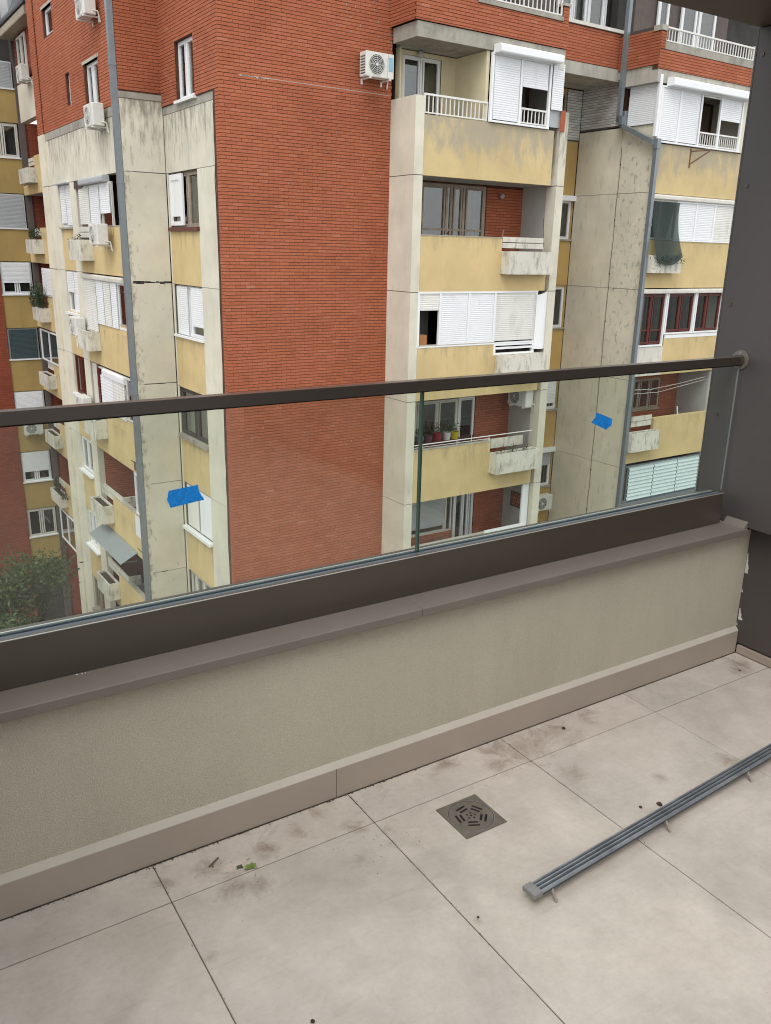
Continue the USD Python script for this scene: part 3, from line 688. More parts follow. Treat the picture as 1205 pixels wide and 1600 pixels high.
def window(par, pl, a0, a1, z0, z1, d=-.12, bars=(0, .5, 1), fmat='pvc', fw=.055, curtain='interior', sill=None, drops=None, smat='shutter', hbar=None, sash=True, label=None, cd=.16, name='window', box=None):
    """Frame with mullions, a pane per light, what hangs behind it, a sill, roller shutters let down by the given shares."""
    m = MB(); W = a1 - a0
    xs = [a0 + W * t for t in bars]
    pl.box(m, a0, a1, d, d + .06, z1 - fw, z1); pl.box(m, a0, a1, d, d + .06, z0, z0 + fw)
    for i, x in enumerate(xs):
        c0 = x if i == 0 else (x - fw if i == len(xs) - 1 else x - fw * .5)
        pl.box(m, c0, c0 + fw, d, d + .06, z0 + fw, z1 - fw)
    if hbar is not None: pl.box(m, a0 + fw, a1 - fw, d + .002, d + .055, z0 + (z1 - z0) * hbar, z0 + (z1 - z0) * hbar + fw * .8)
    if sash:
        for xa, xb in zip(xs[:-1], xs[1:]):
            s0, s1 = xa + fw * 1.02, xb - fw * 1.02
            if s1 - s0 < .12: continue
            e = fw * .62
            for q in ((s0, s0 + e, z0 + fw + .005, z1 - fw - .005), (s1 - e, s1, z0 + fw + .005, z1 - fw - .005), (s0 + e, s1 - e, z0 + fw + .005, z0 + fw + e), (s0 + e, s1 - e, z1 - fw - e, z1 - fw - .005)):
                pl.box(m, q[0], q[1], d + .005, d + .072, q[2], q[3])
    w = P(par, name, m, M[fmat], label=label)
    for xa, xb in zip(xs[:-1], xs[1:]):
        P(w, 'pane', pb(pl, xa + fw * .5, xb - fw * .5, d + .026, d + .032, z0 + fw * .5, z1 - fw * .5), M['window_glass'])
    cm = MB()
    if curtain.startswith('curtain'):                       # hanging folds, seldom drawn right across, in front of a dark room
        rc = random.Random(int(abs(a0 * 131 + z0 * 977))); n = max(6, int(W / .085)); e = .014
        cover = [i for i in range(n) if (i / n < c_l or i / n > 1 - c_r)] if (c_l := rc.choice((.25, .4, .6, 1.0))) and (c_r := rc.choice((.1, .25, .35))) else range(n)
        for i in cover:
            x0, x1 = a0 + W * i / n, a0 + W * (i + 1) / n
            da, db = (e, -e) if i % 2 else (-e, e)
            pl.quad(cm, [(x0, d - cd + da, z0), (x1, d - cd + db, z0), (x1, d - cd + db, z1), (x0, d - cd + da, z1)])
        P(w, 'curtain', cm, M[curtain])
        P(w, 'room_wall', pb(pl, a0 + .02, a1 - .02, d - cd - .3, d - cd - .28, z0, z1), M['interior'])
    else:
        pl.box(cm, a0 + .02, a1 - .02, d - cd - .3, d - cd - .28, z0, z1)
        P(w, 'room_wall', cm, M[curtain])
    if sill:
        P(w, 'sill', pb(pl, a0 - .04, a1 + .04, -.05, sill[0], z0 - sill[1], z0 + .004), M[sill[2]])
    if drops:
        for (xa, xb, zd) in drops: shutter(w, pl, xa, xb, zd, z1 - .03, d + .085, smat)
    if box: P(w, 'shutter_box', rounded_box(pl, a0 - .02, a1 + .02, box[0], box[1], z1 - .02, z1 + box[2]), M[box[3]])
    return w


def shutter(par, pl, a0, a1, z0, z1, d, mat='shutter', pitch=.052, name='roller_shutter'):
    n = max(1, int(round((z1 - z0) / pitch))); p = (z1 - z0) / n; m = MB()
    if mat == 'shutter' and int(abs(a0 * 37 + z1 * 11)) % 3 == 0: mat = 'old_shutter'
    for i in range(n):
        zb = z0 + i * p
        pts = [(d + .002, zb), (d + .012, zb + p * .12), (d + .013, zb + p * .55), (d + .005, zb + p * .97), (d - .002, zb + p)]
        for (da, za), (db, zz) in zip(pts[:-1], pts[1:]):
            q = [(a0, da, za), (a1, da, za), (a1, db, zz), (a0, db, zz)]
            pl.quad(m, q if pl.k == 'R' else q[::-1])
    pl.box(m, a0, a1, d - .012, d - .003, z0, z1)
    pl.box(m, a0, a1, d - .002, d + .016, z0 - .035, z0 - .0005)
    return P(par, name, m, M[mat])


def rounded_box(pl, a0, a1, d0, d1, z0, z1):
    m = MB(); h = z1 - z0; c = min(.06, h * .35)
    m.hull([pl.pt(a, d, z) for a in (a0, a1) for d, z in ((d0, z0), (d0, z1), (d1 - c, z1), (d1 - c * .3, z1 - c * .3), (d1, z1 - c), (d1, z0 + c * .4), (d1 - c * .4, z0))])
    return m


def railing(par, pl, a0, a1, z0, z1, d, step=.125, mat='steel_white', name='balcony_railing', label=None):
    m = MB(); pl.box(m, a0, a1, d - .025, d + .025, z1 - .045, z1); pl.box(m, a0, a1, d - .015, d + .015, z0, z0 + .03)
    pl.box(m, a0, a0 + .035, d - .017, d + .017, z0 + .03, z1 - .045); pl.box(m, a1 - .035, a1, d - .017, d + .017, z0 + .03, z1 - .045)
    r = P(par, name, m, M[mat], label=label)
    n = max(2, int((a1 - a0) / step))
    for i in range(1, n):
        x = a0 + (a1 - a0) * i / n
        P(r, 'baluster', pb(pl, x - .011, x + .011, d - .011, d + .011, z0 + .03, z1 - .045), M[mat])
    return r


def planter(par, pl, a0, a1, z0, z1, d1, mat='planter_concrete', label=None, d0=0.003):
    m = MB(); t = .055
    pl.box(m, a0, a1, d1 - t, d1, z0, z1)
    pl.box(m, a0, a1, d0, d0 + t, z0, z1); pl.box(m, a0, a0 + t, d0 + t, d1 - t, z0, z1); pl.box(m, a1 - t, a1, d0 + t, d1 - t, z0, z1)
    pl.box(m, a0 + t, a1 - t, d0 + t, d1 - t, z0, z0 + .06)
    p = P(par, 'planter_box', m, M[mat], label=label)
    P(p, 'soil', pb(pl, a0 + t, a1 - t, d0 + t, d1 - t, z0 + .06, z1 - .06), M['soil'])
    return p


def louvre(par, pl, a0, a1, z0, z1, d, n=2, mat='planter_concrete', side=None):
    """Precast slats over a planter."""
    h = (z1 - z0) / n
    first = None
    for i in range(n):
        m = MB(); pl.box(m, a0, a1, d - .05, d, z0 + h * i + .018, z0 + h * (i + 1) - .004)
        if side is not None: pl.box(m, side - .03, side + .03, d - .4, d - .05, z0 + h * i + .018, z0 + h * (i + 1) - .004)
        P(par, 'balustrade_slat', m, M[mat])


def plants(name, lab, cat, pl, a0, a1, d0, d1, z, h, n, mat, seed, group=None, hang=0.0, size=.07):
    r = random.Random(seed); base = pl.pt((a0 + a1) / 2, (d0 + d1) / 2, z)
    t = T(name, lab, cat, base, group=group); m = MB(); st = MB()
    for k in range(max(3, n // 14)):
        a, d = r.uniform(a0, a1), r.uniform(d0, d1)
        tip = (a + r.uniform(-.1, .1), d + r.uniform(-.05, .12), z + h * r.uniform(.4, 1) - hang * r.random())
        p0, p1 = np.array(pl.pt(a, d, z - .05)), np.array(pl.pt(*tip)); st.tube([p0, p1], .006, 4)
        for _ in range(14):
            c = p0 + (p1 - p0) * r.uniform(.25, 1.05) + np.array([r.gauss(0, .05), r.gauss(0, .05), r.gauss(0, .05)])
            leaf(m, c, size * r.uniform(.6, 1.3), r)
    P(t, 'foliage', m, M[mat]); P(t, 'stems', st, M['leaf_dark'])
    return t


def leaf(m, c, s, r):
    d = np.array([r.gauss(0, 1), r.gauss(0, 1), r.gauss(-.2, .7)]); d /= np.linalg.norm(d)
    e = np.cross(d, (r.gauss(0, 1), r.gauss(0, 1), r.gauss(0, 1))); e /= max(1e-6, np.linalg.norm(e)); nrm = np.cross(d, e)
    if hasattr(m, 'tone'): m.tone += [r.random()] * 4
    m.add([c - d * s * .5, c + e * s * .22 + nrm * s * .05, c + d * s * .5, c - e * s * .22 + nrm * s * .05], [(0, 1, 2), (0, 2, 3)])


# ---- inner masses and roof
core = MB(); core.box(9.0, 17.75, 19.95, 36, GZ, 9.0); core.box(17.75, 21.57, 21.6, 36, GZ, 9.0); core.box(21.57, 30, 19.95, 36, GZ, 9.0); core.box(8.5, 9.0, 22.95, 31.3, GZ, 9.0); core.box(8.26 + .45, 9.0, 19.4, 22.71, GZ, 9.0)
core.box(21.9, 30, 19.9, 19.96, GZ, 5.2)
P(BD, 'inner_wall', core, M['interior'])
P(BD, 'roof', MB().box(7.0, 30, 19.0, 36, 8.9, 9.3), M['roof_slate'])

# ---- brick corner tower: face towards us and return
ZLOW = -15.0
front = lay(RB, 8.232, 12.83, ZLOW, 7.6)
ret = lay(L1, 19.072, 19.30, ZLOW, 3.36, d0=.028, start=BL / 2) + lay(L1, 19.072, 22.71, 3.375, 7.6, holes=[(20.46, 21.64, 3.38, 4.67)], d0=.028, start=BL / 2)
csec = lay(RC, 7.16, 8.26, 3.66, 7.6)
l2b = lay(L2, 22.72, 30.6, 3.36, 7.6, holes=[(28.43, 29.6, 5.95, 6.70), (27.08, 27.52, 3.82, 4.66), (24.25, 25.62, 3.34, 4.63)])
bw = MB(); RB.box(bw, 8.24, 12.83, -.35, -.009, GZ, 7.6)
wall_holes(bw, L1, 19.08, 22.71, 3.36, 7.6, -.25, .019, [(20.46, 21.64, 3.38, 4.67)])
L1.box(bw, 19.08, 19.27, -.2, .019, GZ, 3.36)
BW = P(BD, 'brick_wall', bw, M['mortar'], label='tall red brick corner wall beside the cream panels')
b2 = MB(); RC.box(b2, 7.16, 8.26, -.3, -.009, 3.64, 7.6)
wall_holes(b2, L2, 22.73, 30.6, 3.36, 7.6, -.3, -.009, [(28.43, 29.6, 5.95, 6.70), (27.08, 27.52, 3.82, 4.66), (24.25, 25.62, 3.34, 4.63)])
P(BD, 'brick_wall', b2, M['mortar'])
loose += ret + csec + l2b
eye = np.array([0, 0, 0.0])
near = sorted(front, key=lambda b: np.linalg.norm(np.array(b[0].pt((b[1] + b[2]) / 2, 0, (b[3] + b[4]) / 2)) - eye) + (3 if b[2] - b[1] < .2 else 0))
for i, b in enumerate(near[:300]):
    m = MB(); tn = brick_shape(m, b); P(BW, 'brick', m, M['brick'], tone=tn)
loose += near[300:]
# lime-washed vertical joints and the pale bed joint across the face
pj_ = MB(); rr = random.Random(3)
for _ in range(150):
    u, z = min(12.7, 12.75 - abs(rr.gauss(0, .8))), 5.9 + rr.gauss(0, .45)
    k = math.floor(z / ROW); x = 8.232 + (BL / 2 if k % 2 else 0) + BL * round((u - 8.232) / BL) - .006
    RB.box(pj_, x - .008, x + .003, -.008, .0035, k * ROW + .01, k * ROW + ROW * rr.uniform(.5, .9))
for _ in range(60):
    u, z = rr.uniform(8.5, 12.7), rr.uniform(-8, 3); k = math.floor(z / ROW); x = 8.232 + (BL / 2 if k % 2 else 0) + BL * round((u - 8.232) / BL) - .006
    RB.box(pj_, x - .006, x + .002, -.008, .0035, k * ROW + .01, k * ROW + ROW * rr.uniform(.5, .9))
k = round(3.67 / ROW)
RB.box(pj_, 8.72, 12.80, -.008, .004, k * ROW - .007, k * ROW + .006)
for _ in range(14): u = 8.75 + abs(rr.gauss(0, .35)); RB.box(pj_, u, u + rr.uniform(.03, .15), -.008, .0045, k * ROW - rr.uniform(.006, .03), k * ROW + .008)
P(BW, 'pale_joint', pj_, M['pale_concrete'], kind='stuff')

# ---- L1: cream and yellow panels left of the tower, five storeys
ZB1 = [1.80, -.96, -3.71, -6.45, -9.15, -11.9, -14.6]
m = MB(); L1.box(m, 19.30, 22.71, -.2, .0, 3.18, 3.36); P(BD, 'concrete_beam', m, M['concrete'])
m = MB(); L1.box(m, 19.31, 22.71, -.25, -.03, GZ, 1.80); wl = MB()
wall_holes(wl, L1, 19.31, 22.71, -14.6, 3.18, -.26, -.035, [(20.62, 22.60, ZB1[k] - 1.32, ZB1[k] - .02) for k in range(6)])
P(BD, 'panel_backing', wl, M['dark_joint'])
P(BD, 'wall_panel', pb(L1, 19.285, 22.705, -.03, -.004, 1.806, 3.17), M['cream_worn'])
for k in range(6):
    zt, zb = ZB1[k] - .006, ZB1[k + 1] + .006
    P(BD, 'wall_panel', pb(L1, 19.285, 19.392, -.034, -.004, zb, zt), M['cream'])
    P(BD, 'wall_panel', pb(L1, 19.40, 20.60, -.034, -.006, zb, zt), M['cream'])
    P(BD, 'wall_panel', pb(L1, 22.60, 22.69, -.034, -.006, zb, zt), M['cream'])
    P(BD, 'yellow_panel', pb(L1, 20.603, 22.597, -.034, -.016, zb, ZB1[k] - 1.335), M['yellow'])
kw = dict(d=-.15)
window(BD, L1, 20.46, 21.64, 3.38, 4.67, d=-.13, bars=(0, .55, 1), sill=(.09, .06, 'pvc'), curtain='curtain')
w = window(BD, L1, 20.62, 22.58, .47, 1.78, bars=(0, .42, .8, 1), fmat='old_wood', sill=(.06, .09, 'frame_brown'), curtain='curtain_dark', **kw)
m = MB(); L1.box(m, 21.66, 22.56, -.06, -.01, .52, .62); L1.box(m, 21.66, 22.56, -.06, -.01, 1.62, 1.76); L1.box(m, 21.66, 21.86, -.06, -.01, .62, 1.62); L1.box(m, 22.46, 22.56, -.06, -.01, .62, 1.62); L1.box(m, 21.86, 22.46, -.055, -.035, .74, 1.62)
P(w, 'hinged_leaf', m, M['pvc'], label='white hinged shutter leaf left ajar')
window(BD, L1, 20.62, 22.58, -2.28, -.98, bars=(0, .5, .56, 1), sill=(.05, .05, 'pvc'), drops=[(21.74, 22.52, -2.22), (20.68, 21.46, -1.95)], **kw)
window(BD, L1, 20.62, 22.58, -5.03, -3.75, bars=(0, .45, .5, 1), fmat='frame_dark', sill=(.08, .10, 'concrete'), curtain='curtain', **kw)
window(BD, L1, 20.62, 22.58, -7.77, -6.47, bars=(0, .52, 1), sill=(.10, .08, 'pvc'), drops=[(21.64, 22.5, -7.68), (20.7, 21.52, -7.68)], **kw)
window(BD, L1, 20.62, 22.58, -10.46, -9.17, bars=(0, .5, .8, 1), fmat='old_pvc', sill=(.08, .06, 'concrete'), curtain='curtain_dark', **kw)
cb = MB(); rr = random.Random(8); z = 3.1; pts = []
while z > -12: pts.append((19.47 + rr.uniform(-.03, .03), z)); z -= rr.uniform(.25, .7)
cb.tube([L1.pt(a, .008, z) for a, z in pts], .011, 5); P(BD, 'cable', cb, M['cable'], smooth=30)

# ---- return wall C facing us, worn cream panels
ZBC = [1.80, -.93, -3.62, -6.45, -9.14, -11.9, -14.6]
P(BD, 'concrete_beam', pb(RC, 7.14, 8.262, -.3, .02, 3.50, 3.64), M['concrete'])
P(BD, 'panel_backing', pb(RC, 7.16, 8.26, -.3, -.03, -14.6, 3.50), M['dark_joint'])
P(BD, 'wall_panel', pb(RC, 7.152, 8.25, -.032, 0, 1.81, 3.49), M['cream_worn'])
for k in range(6):
    P(BD, 'wall_panel', pb(RC, 7.152, 8.245, -.032, 0, ZBC[k + 1] + .009, ZBC[k] - .009), M['cream_edge'])
rr = random.Random(31); ck = MB()
for k, n in ((0, 4), (1, 9), (2, 4), (4, 2)):
    for _ in range(n):
        u = rr.choice((rr.uniform(7.2, 8.2), 7.2 + abs(rr.gauss(0, .25)))); RC.box(ck, u, u + rr.uniform(.05, .3), .0005, .003, ZBC[k] - rr.uniform(.0, .045 if k == 1 else .016), ZBC[k] + rr.uniform(.006, .04 if k == 1 else .016))
P(BD, 'crumbled_joint', ck, M['black_joint'], kind='stuff')
pp = MB(); L2.box(pp, 22.705, 22.86, .01, .15, -15, 7.5)
for z in (6.9, 4.2, 1.5, -1.2, -3.9, -6.6): L2.box(pp, 22.695, 22.87, .0, .16, z, z + .04)
P(BD, 'downpipe', pp, M['pipe_grey'], label='grey square downpipe at the inner corner on the left')
P(BD, 'rainwater_hopper', pb(L2, 22.86, 23.05, .01, .16, -3.95, -3.6), M['pipe_grey'])

# ---- L2: long left flank: small window bay, loggia bay
Z2 = [1.79, -.81, -3.50, -6.26, -8.90, -11.45, -14.1]
m = MB(); L2.box(m, 22.72, 30.7, -.2, .004, 3.14, 3.36); P(BD, 'concrete_beam', m, M['concrete'])
P(BD, 'wall_panel', pb(L2, 22.72, 30.70, -.25, -.004, 1.80, 3.13), M['cream_worn'])
fin = MB()
for za, zb in zip([3.36] + Z2[:-1], Z2): L2.box(fin, 30.55, 31.3, -.3, .06, zb + .01, za - .01)
P(BD, 'fin_wall', fin, M['cream_side'])
P(BD, 'fin_wall', pb(L2, 30.62, 31.3, -.3, .03, 3.36, 7.5), M['mortar'])
loose += lay(L2, 30.60, 31.3, 3.37, 7.5, d0=.045)
window(BD, L2, 28.43, 29.6, 5.95, 6.70, d=-.16, bars=(0, 1), curtain='interior')
window(BD, L2, 27.08, 27.52, 3.82, 4.66, d=-.16, bars=(0, 1), sash=False, fw=.05)
window(BD, L2, 24.25, 25.62, 3.34, 4.63, d=-.16, bars=(0, .6, 1), sill=(.07, .05, 'pvc'), curtain='curtain')
for (a0, a1, z) in ((28.35, 29.68, 6.70), (24.15, 25.72, 4.63)):
    P(BD, 'lintel', pb(L2, a0, a1, -.2, .004, z, z + .075), M['pale_concrete'])
for k in range(6):
    zt, zb = Z2[k] - .006, Z2[k + 1] + .006
    P(BD, 'wall_panel', pb(L2, 29.50, 30.55, -.2, -.002, zb, zt), M['cream'])
    P(BD, 'wall_panel', pb(L2, 27.38, 28.07, -.2, -.002, zb, zt), M['cream'])
    P(BD, 'wall_panel', pb(L2, 22.72, 23.22, -.2, -.002, zb, zt), M['cream'])
    P(BD, 'yellow_panel', pb(L2, 28.073, 29.497, -.2, -.02, zb, Z2[k] - 1.30), M['yellow'])
    # loggia
    P(BD, 'loggia_parapet', pb(L2, 23.223, 25.99, -.12, 0, zb, Z2[k] - 1.31), M['yellow'])
    P(BD, 'loggia_parapet', pb(L2, 25.993, 27.377, -.12, -.004, zb, Z2[k] - 1.85), M['yellow'])
    P(BD, 'parapet_cap', pb(L2, 23.223, 25.99, -.13, .012, Z2[k] - 1.308, Z2[k] - 1.285), M['pale_concrete'])
    planter(BD, L2, 25.98, 27.36, Z2[k] - 2.24, Z2[k] - 1.66, .36)
    P(BD, 'floor_slab', pb(L2, 23.223, 27.377, -1.3, -.121, zb, zb + .16), M['white_wall'])
P(BD, 'loggia_side', pb(L2, 27.395, 28.0, -1.3, -.201, -14, 1.8), M['mortar'])
PLS = PL('R', 27.385); loose += lay(PLS, 7.36, 8.44, -9.0, -6.2)
P(BD, 'loggia_side', pb(PLS, 7.36, 8.44, -.005, .012, -11.3, -8.93), M['red_plaster'])
P(BD, 'loggia_side', pb(PLS, 7.36, 8.44, -.005, .012, -6.0, 1.7), M['beige_wall'])
P(BD, 'loggia_side', pb(L2, 22.85, 23.215, -1.3, -.201, -14, 1.8), M['white_wall'])
m = MB(); L2.box(m, 23.2, 27.4, -1.345, -1.309, -14, 1.8); P(BD, 'brick_wall', m, M['mortar'])
PLB = PL('L', 7.15 + 1.3)
for k in range(3, 6): loose += lay(PLB, 23.22, 27.38, Z2[k + 1] + .17, Z2[k], d0=0)
# small windows
sm = dict(bars=(0, .5, 1), d=-.13)
window(BD, L2, 28.09, 29.48, .50, 1.78, sill=(.05, .05, 'concrete'), drops=[(28.80, 29.42, .66), (28.14, 28.76, .60)], box=(-.02, .12, .02, 'grey_shutter'), curtain='interior', **sm)
window(BD, L2, 28.09, 29.48, -2.13, -.83, sill=(.10, .06, 'pvc'), drops=[(28.62, 29.44, -1.45), (28.13, 28.58, -2.05)], **sm)
window(BD, L2, 28.09, 29.48, -4.80, -3.52, fmat='frame_brown', sill=(.10, .06, 'pvc'), curtain='red_plaster', **sm)
window(BD, L2, 28.09, 29.48, -7.45, -6.28, sill=(.12, .06, 'pvc'), curtain='curtain_dark', **sm)
window(BD, L2, 28.09, 29.48, -10.2, -8.93, sill=(.12, .06, 'pvc'), curtain='curtain', bars=(0, .33, .66, 1), d=-.13)
window(BD, L2, 28.09, 29.48, -12.75, -11.48, fmat='old_wood', sill=(.10, .06, 'concrete'), curtain='curtain_dark', **sm)
# loggia bays: each tenant closed it in a different way
w = window(BD, L2, 23.9, 27.1, .20, 1.62, d=-.06, bars=(0, .30, .62, 1), fmat='old_pvc', sash=False, curtain='interior', label='makeshift glazed loggia with three half-raised white shutters')
for a0, a1, zd in ((25.98, 27.05, .60), (24.98, 25.92, .48), (24.0, 24.92, .86)): shutter(w, L2, a0, a1, zd, 1.60, .01)
P(w, 'shutter_box', rounded_box(L2, 24.1, 26.5, -.04, .16, 1.62, 1.79), M['grey_shutter'])
P(w, 'shutter_box', pb(L2, 26.52, 27.36, -.06, .05, 1.56, 1.785), M['frame_dark'])
louvre(BD, L2, 26.05, 27.33, .18, .5, .02, 2, 'old_pvc')
w = window(BD, L2, 23.24, 27.3, -2.24, -.98, d=-.05, bars=(0, .16, .4, .7, 1), sash=False, curtain='curtain_dark', label='loggia fully closed in with white shutters')
for a0, a1, z in ((26.0, 27.26, -2.45), (25.25, 25.96, -2.2), (24.55, 25.21, -2.2), (23.95, 24.5, -2.2)): shutter(w, L2, a0, a1, z, -1.0, .02)
P(w, 'shutter_box', rounded_box(L2, 23.22, 27.34, -.03, .09, -.98, -.84), M['old_pvc'])
P(w, 'lower_sheet', pb(L2, 25.99, 27.3, -.04, -.01, -2.62, -2.24), M['pvc'])
w = window(BD, L2, 23.24, 27.1, -4.80, -3.55, d=-.05, bars=(0, .12, .17, 1), sash=False, fmat='old_pvc', curtain='curtain_dark')
for a0, a1, z in ((25.0, 26.2, -4.8), (24.4, 24.98, -4.8), (23.85, 24.38, -4.8)): shutter(w, L2, a0, a1, z, -3.78, .02, pitch=.09)
P(w, 'shutter_box', rounded_box(L2, 23.82, 25.9, -.03, .07, -3.78, -3.56), M['pvc'])
P(w, 'timber_post', pb(L2, 26.42, 26.62, -.06, .01, -4.8, -3.53), M['frame_brown'])
P(w, 'side_board', pb(L2, 26.65, 27.1, -.05, .0, -4.9, -3.53), M['old_pvc'])
louvre(BD, L2, 25.0, 27.2, -7.78, -7.42, -.02, 2, side=25.03)
louvre(BD, L2, 25.0, 27.2, -10.38, -10.04, -.02, 2, side=25.03)
window(BD, L2, 23.24, 23.75, -7.62, -6.28, d=-.10, bars=(0, 1), curtain='curtain', label='narrow white window at the end of the open loggia')
P(BD, 'white_patch', pb(L2, 23.225, 23.78, .001, .004, -8.25, -7.60), M['pvc'])
m = MB(); L2.box(m, 23.25, 27.35, -1.295, -1.27, -11.2, -8.92); P(BD, 'loggia_back', m, M['red_plaster'])
rr = random.Random(4)
aw = T('awning', 'short grey corrugated metal awning over the open dark-red loggia', 'awning', L2.pt(25.4, .2, -8.85)); am = MB()
N = 44
for i in range(N):
    x0, x1 = 23.75 + 3.4 * i / N, 23.75 + 3.4 * (i + 1) / N
    h0, h1 = (.012, -.012) if i % 2 else (-.012, .012)
    for off, rev in ((0, 0), (-.008, 1)):
        q = [L2.pt(x0, .02, -8.80 + h0 + off), L2.pt(x1, .02, -8.80 + h1 + off), L2.pt(x1, .55, -9.08 + h1 + off), L2.pt(x0, .55, -9.08 + h0 + off)]
        am.add(q if not rev else q[::-1], [(0, 1, 2, 3)])
P(aw, 'sheet', am, M['awning_sheet'])
for a in (23.9, 25.4, 27.0): P(aw, 'bracket', MB().tube([L2.pt(a, .0, -9.12), L2.pt(a, .5, -9.09)], .015, 6), M['pipe_grey'])
rm = MB(); L2.box(rm, 23.3, 23.5, .002, .014, -6.18, -5.92); L2.box(rm, 23.3, 23.75, .002, .02, -5.96, -5.94); L2.box(rm, 23.3, 23.7, .002, .02, -8.66, -8.64)
P(BD, 'iron_hook', rm, M['rust'])

# ---- front block: brick band, terrace, balcony column
P(BD, 'concrete_beam', pb(RF, 12.80, 17.62, -1.0, .0, 4.83, 5.16), M['concrete'], label='stained concrete edge beam under the brick band')
fb = lay(RF, 12.742, 17.62, 5.18, 5.78, d0=.03) + lay(RF, 12.742, 14.55, 5.78, 7.2, d0=.03) + lay(RF, 17.42, 17.62, 5.78, 6.15, d0=.03) + lay(PL('L', 12.74), 18.0, 19.05, 5.18, 7.2, d0=.012, start=.1)
m = MB(); RF.box(m, 12.75, 17.61, -.2, .02, 5.19, 5.80); RF.box(m, 12.75, 14.55, -1.05, .02, 5.80, 7.2); RF.box(m, 17.43, 17.61, -.2, .02, 5.80, 6.16)
P(BD, 'brick_wall', m, M['mortar'], label='brick band above the top balcony'); loose += fb
P(BD, 'terrace_coping', pb(RF, 14.56, 17.42, -.18, .05, 5.80, 5.90), M['concrete'])
P(BD, 'pillar_cap', pb(RF, 17.38, 17.66, -.22, .06, 6.16, 6.22), M['pale_concrete'])
railing(BD, RF, 14.6, 17.4, 5.93, 6.6, -.02, step=.14, label='white terrace railing at the top edge of the photo')
# attic set back behind the terraces
at = MB(); at.box(14.6, 26.5, 20.3, 20.5, 5.9, 8.8); P(BD, 'attic_wall', at, M['brown_strip'])
RA = PL('R', 20.25)
for a0, a1, cu in ((14.8, 16.4, 'curtain'), (16.7, 18.0, 'interior'), (19.3, 20.5, 'curtain'), (20.55, 21.9, 'curtain_dark'), (22.2, 23.5, 'interior')):
    window(BD, RA, a0, a1, 6.35, 8.2, d=0, bars=(0, .5, 1), curtain=cu)
RAR = PL('R', 19.6)
for a0, a1, cu in ((22.9, 23.4, 'curtain'), (24.0, 24.75, 'curtain'), (24.85, 25.7, 'interior')):
    window(BD, RAR, a0, a1, 5.9, 8.0, d=0, bars=(0, 1), curtain=cu)
m = MB(); m.box(22.0, 26.5, 19.68, 19.9, 5.7, 8.8); P(BD, 'attic_wall', m, M['brown_strip'])
for a0, a1 in ((12.8, 17.6), (21.55, 26.3)): P(BD, 'terrace_slab', MB().box(a0, a1, 18.21, 20.3, 5.45, 5.69), M['concrete'])
# column 1 and 2 with storey joints
ZF = [1.81, -.99, -3.82, -6.66, -9.45, -12.2]
for name, (a0, a1, d0, d1), top in (('column', (12.815, 13.085, -1.07, .0), 3.60), ('column', (17.60, 17.88, -.32, .05), 3.68)):
    zs = [top] + ZF
    for za, zb in zip(zs[:-1], zs[1:]):
        P(BD, name, pb(RF, a0, a1, d0, d1, zb + .009, za - .009), M['cream_worn' if a0 > 15 else 'cream'])
    P(BD, 'column_core', pb(RF, a0 + .02, a1 - .02, d0 + .02, d1 - .02, GZ, top - .1), M['dark_joint'])
P(BD, 'column_tip', pb(RF, 17.56, 17.72, .051, .075, 3.18, 3.70), M['brick'])
# rear and side walls of the loggias
rb = MB(); wall_holes(rb, RBK, 13.09, 17.75, GZ, 4.83, -.2, -.009, [(13.3, 14.52, 3.1, 4.72), (13.5, 16.26, .2, 1.77), (13.1, 17.5, -2.6, -1.1), (13.3, 16.25, -5.27, -4.1), (13.6, 16.4, -9.0, -7.1)])
P(BD, 'loggia_back', rb, M['mortar'])
loose += lay(RBK, 16.28, 17.74, -.9, 1.75) + lay(RBK, 13.1, 14.0, -6.5, -3.9) + lay(RBK, 16.27, 17.74, -6.5, -3.9) + lay(RBK, 14.0, 15.6, -6.5, -5.35) + lay(RBK, 16.42, 17.74, -9.3, -6.7) + lay(RBK, 13.1, 15.55, -9.3, -8.2) + lay(RBK, 13.1, 13.5, -.9, 1.75)
P(BD, 'loggia_side', pb(RBK, 17.62, 17.75, .003, .97, GZ, 4.82), M['white_wall'])
bwt = MB(); wall_holes(bwt, RBK, 13.09, 15.0, 1.85, 4.82, -.008, .012, [(13.3, 14.52, 3.1, 4.72)]); P(BD, 'loggia_back', bwt, M['beige_wall'])
P(BD, 'loggia_side', pb(RBK, 14.98, 15.08, .013, 1.25, 1.85, 4.82), M['beige_wall'])
P(BD, 'loggia_side', pb(RBK, 13.087, 13.12, .013, .2, 1.85, 4.82), M['beige_wall'])
# parapets
P(BD, 'balcony_parapet', pb(RF, 13.09, 17.42, -.12, 0, 1.81, 3.185), M['yellow_worn'], label='stained yellow parapet of the top balcony')
for k, zt in ((0, .40), (1, -2.37), (2, -5.18), (3, -7.98)):
    zb = ZF[k + 1] + .01
    P(BD, 'balcony_parapet', pb(RF, 13.09, 15.80, -.12, 0, zb, zt), M['yellow'])
    P(BD, 'balcony_parapet', pb(RF, 15.803, 17.50, -.12, -.004, zb, zt - .95), M['yellow'])
    P(BD, 'parapet_cap', pb(RF, 13.09, 15.80, -.13, .012, zt + .002, zt + .022), M['pale_concrete'])
    planter(BD, RF, 15.80, 17.46, zt - .93, zt - .33, .33, label='stained concrete planter on the right of the balcony')
    P(BD, 'floor_slab', pb(RF, 13.09, 17.6, -1.3, -.121, zb, zb + .18), M['white_wall'])
P(BD, 'floor_slab', pb(RF, 13.09, 17.6, -1.3, -.121, 1.82, 2.0), M['white_wall'])
P(BD, 'balcony_ceiling_slab', pb(RF, 13.09, 17.6, -1.3, -1.001, 4.84, 5.0), M['white_wall'])
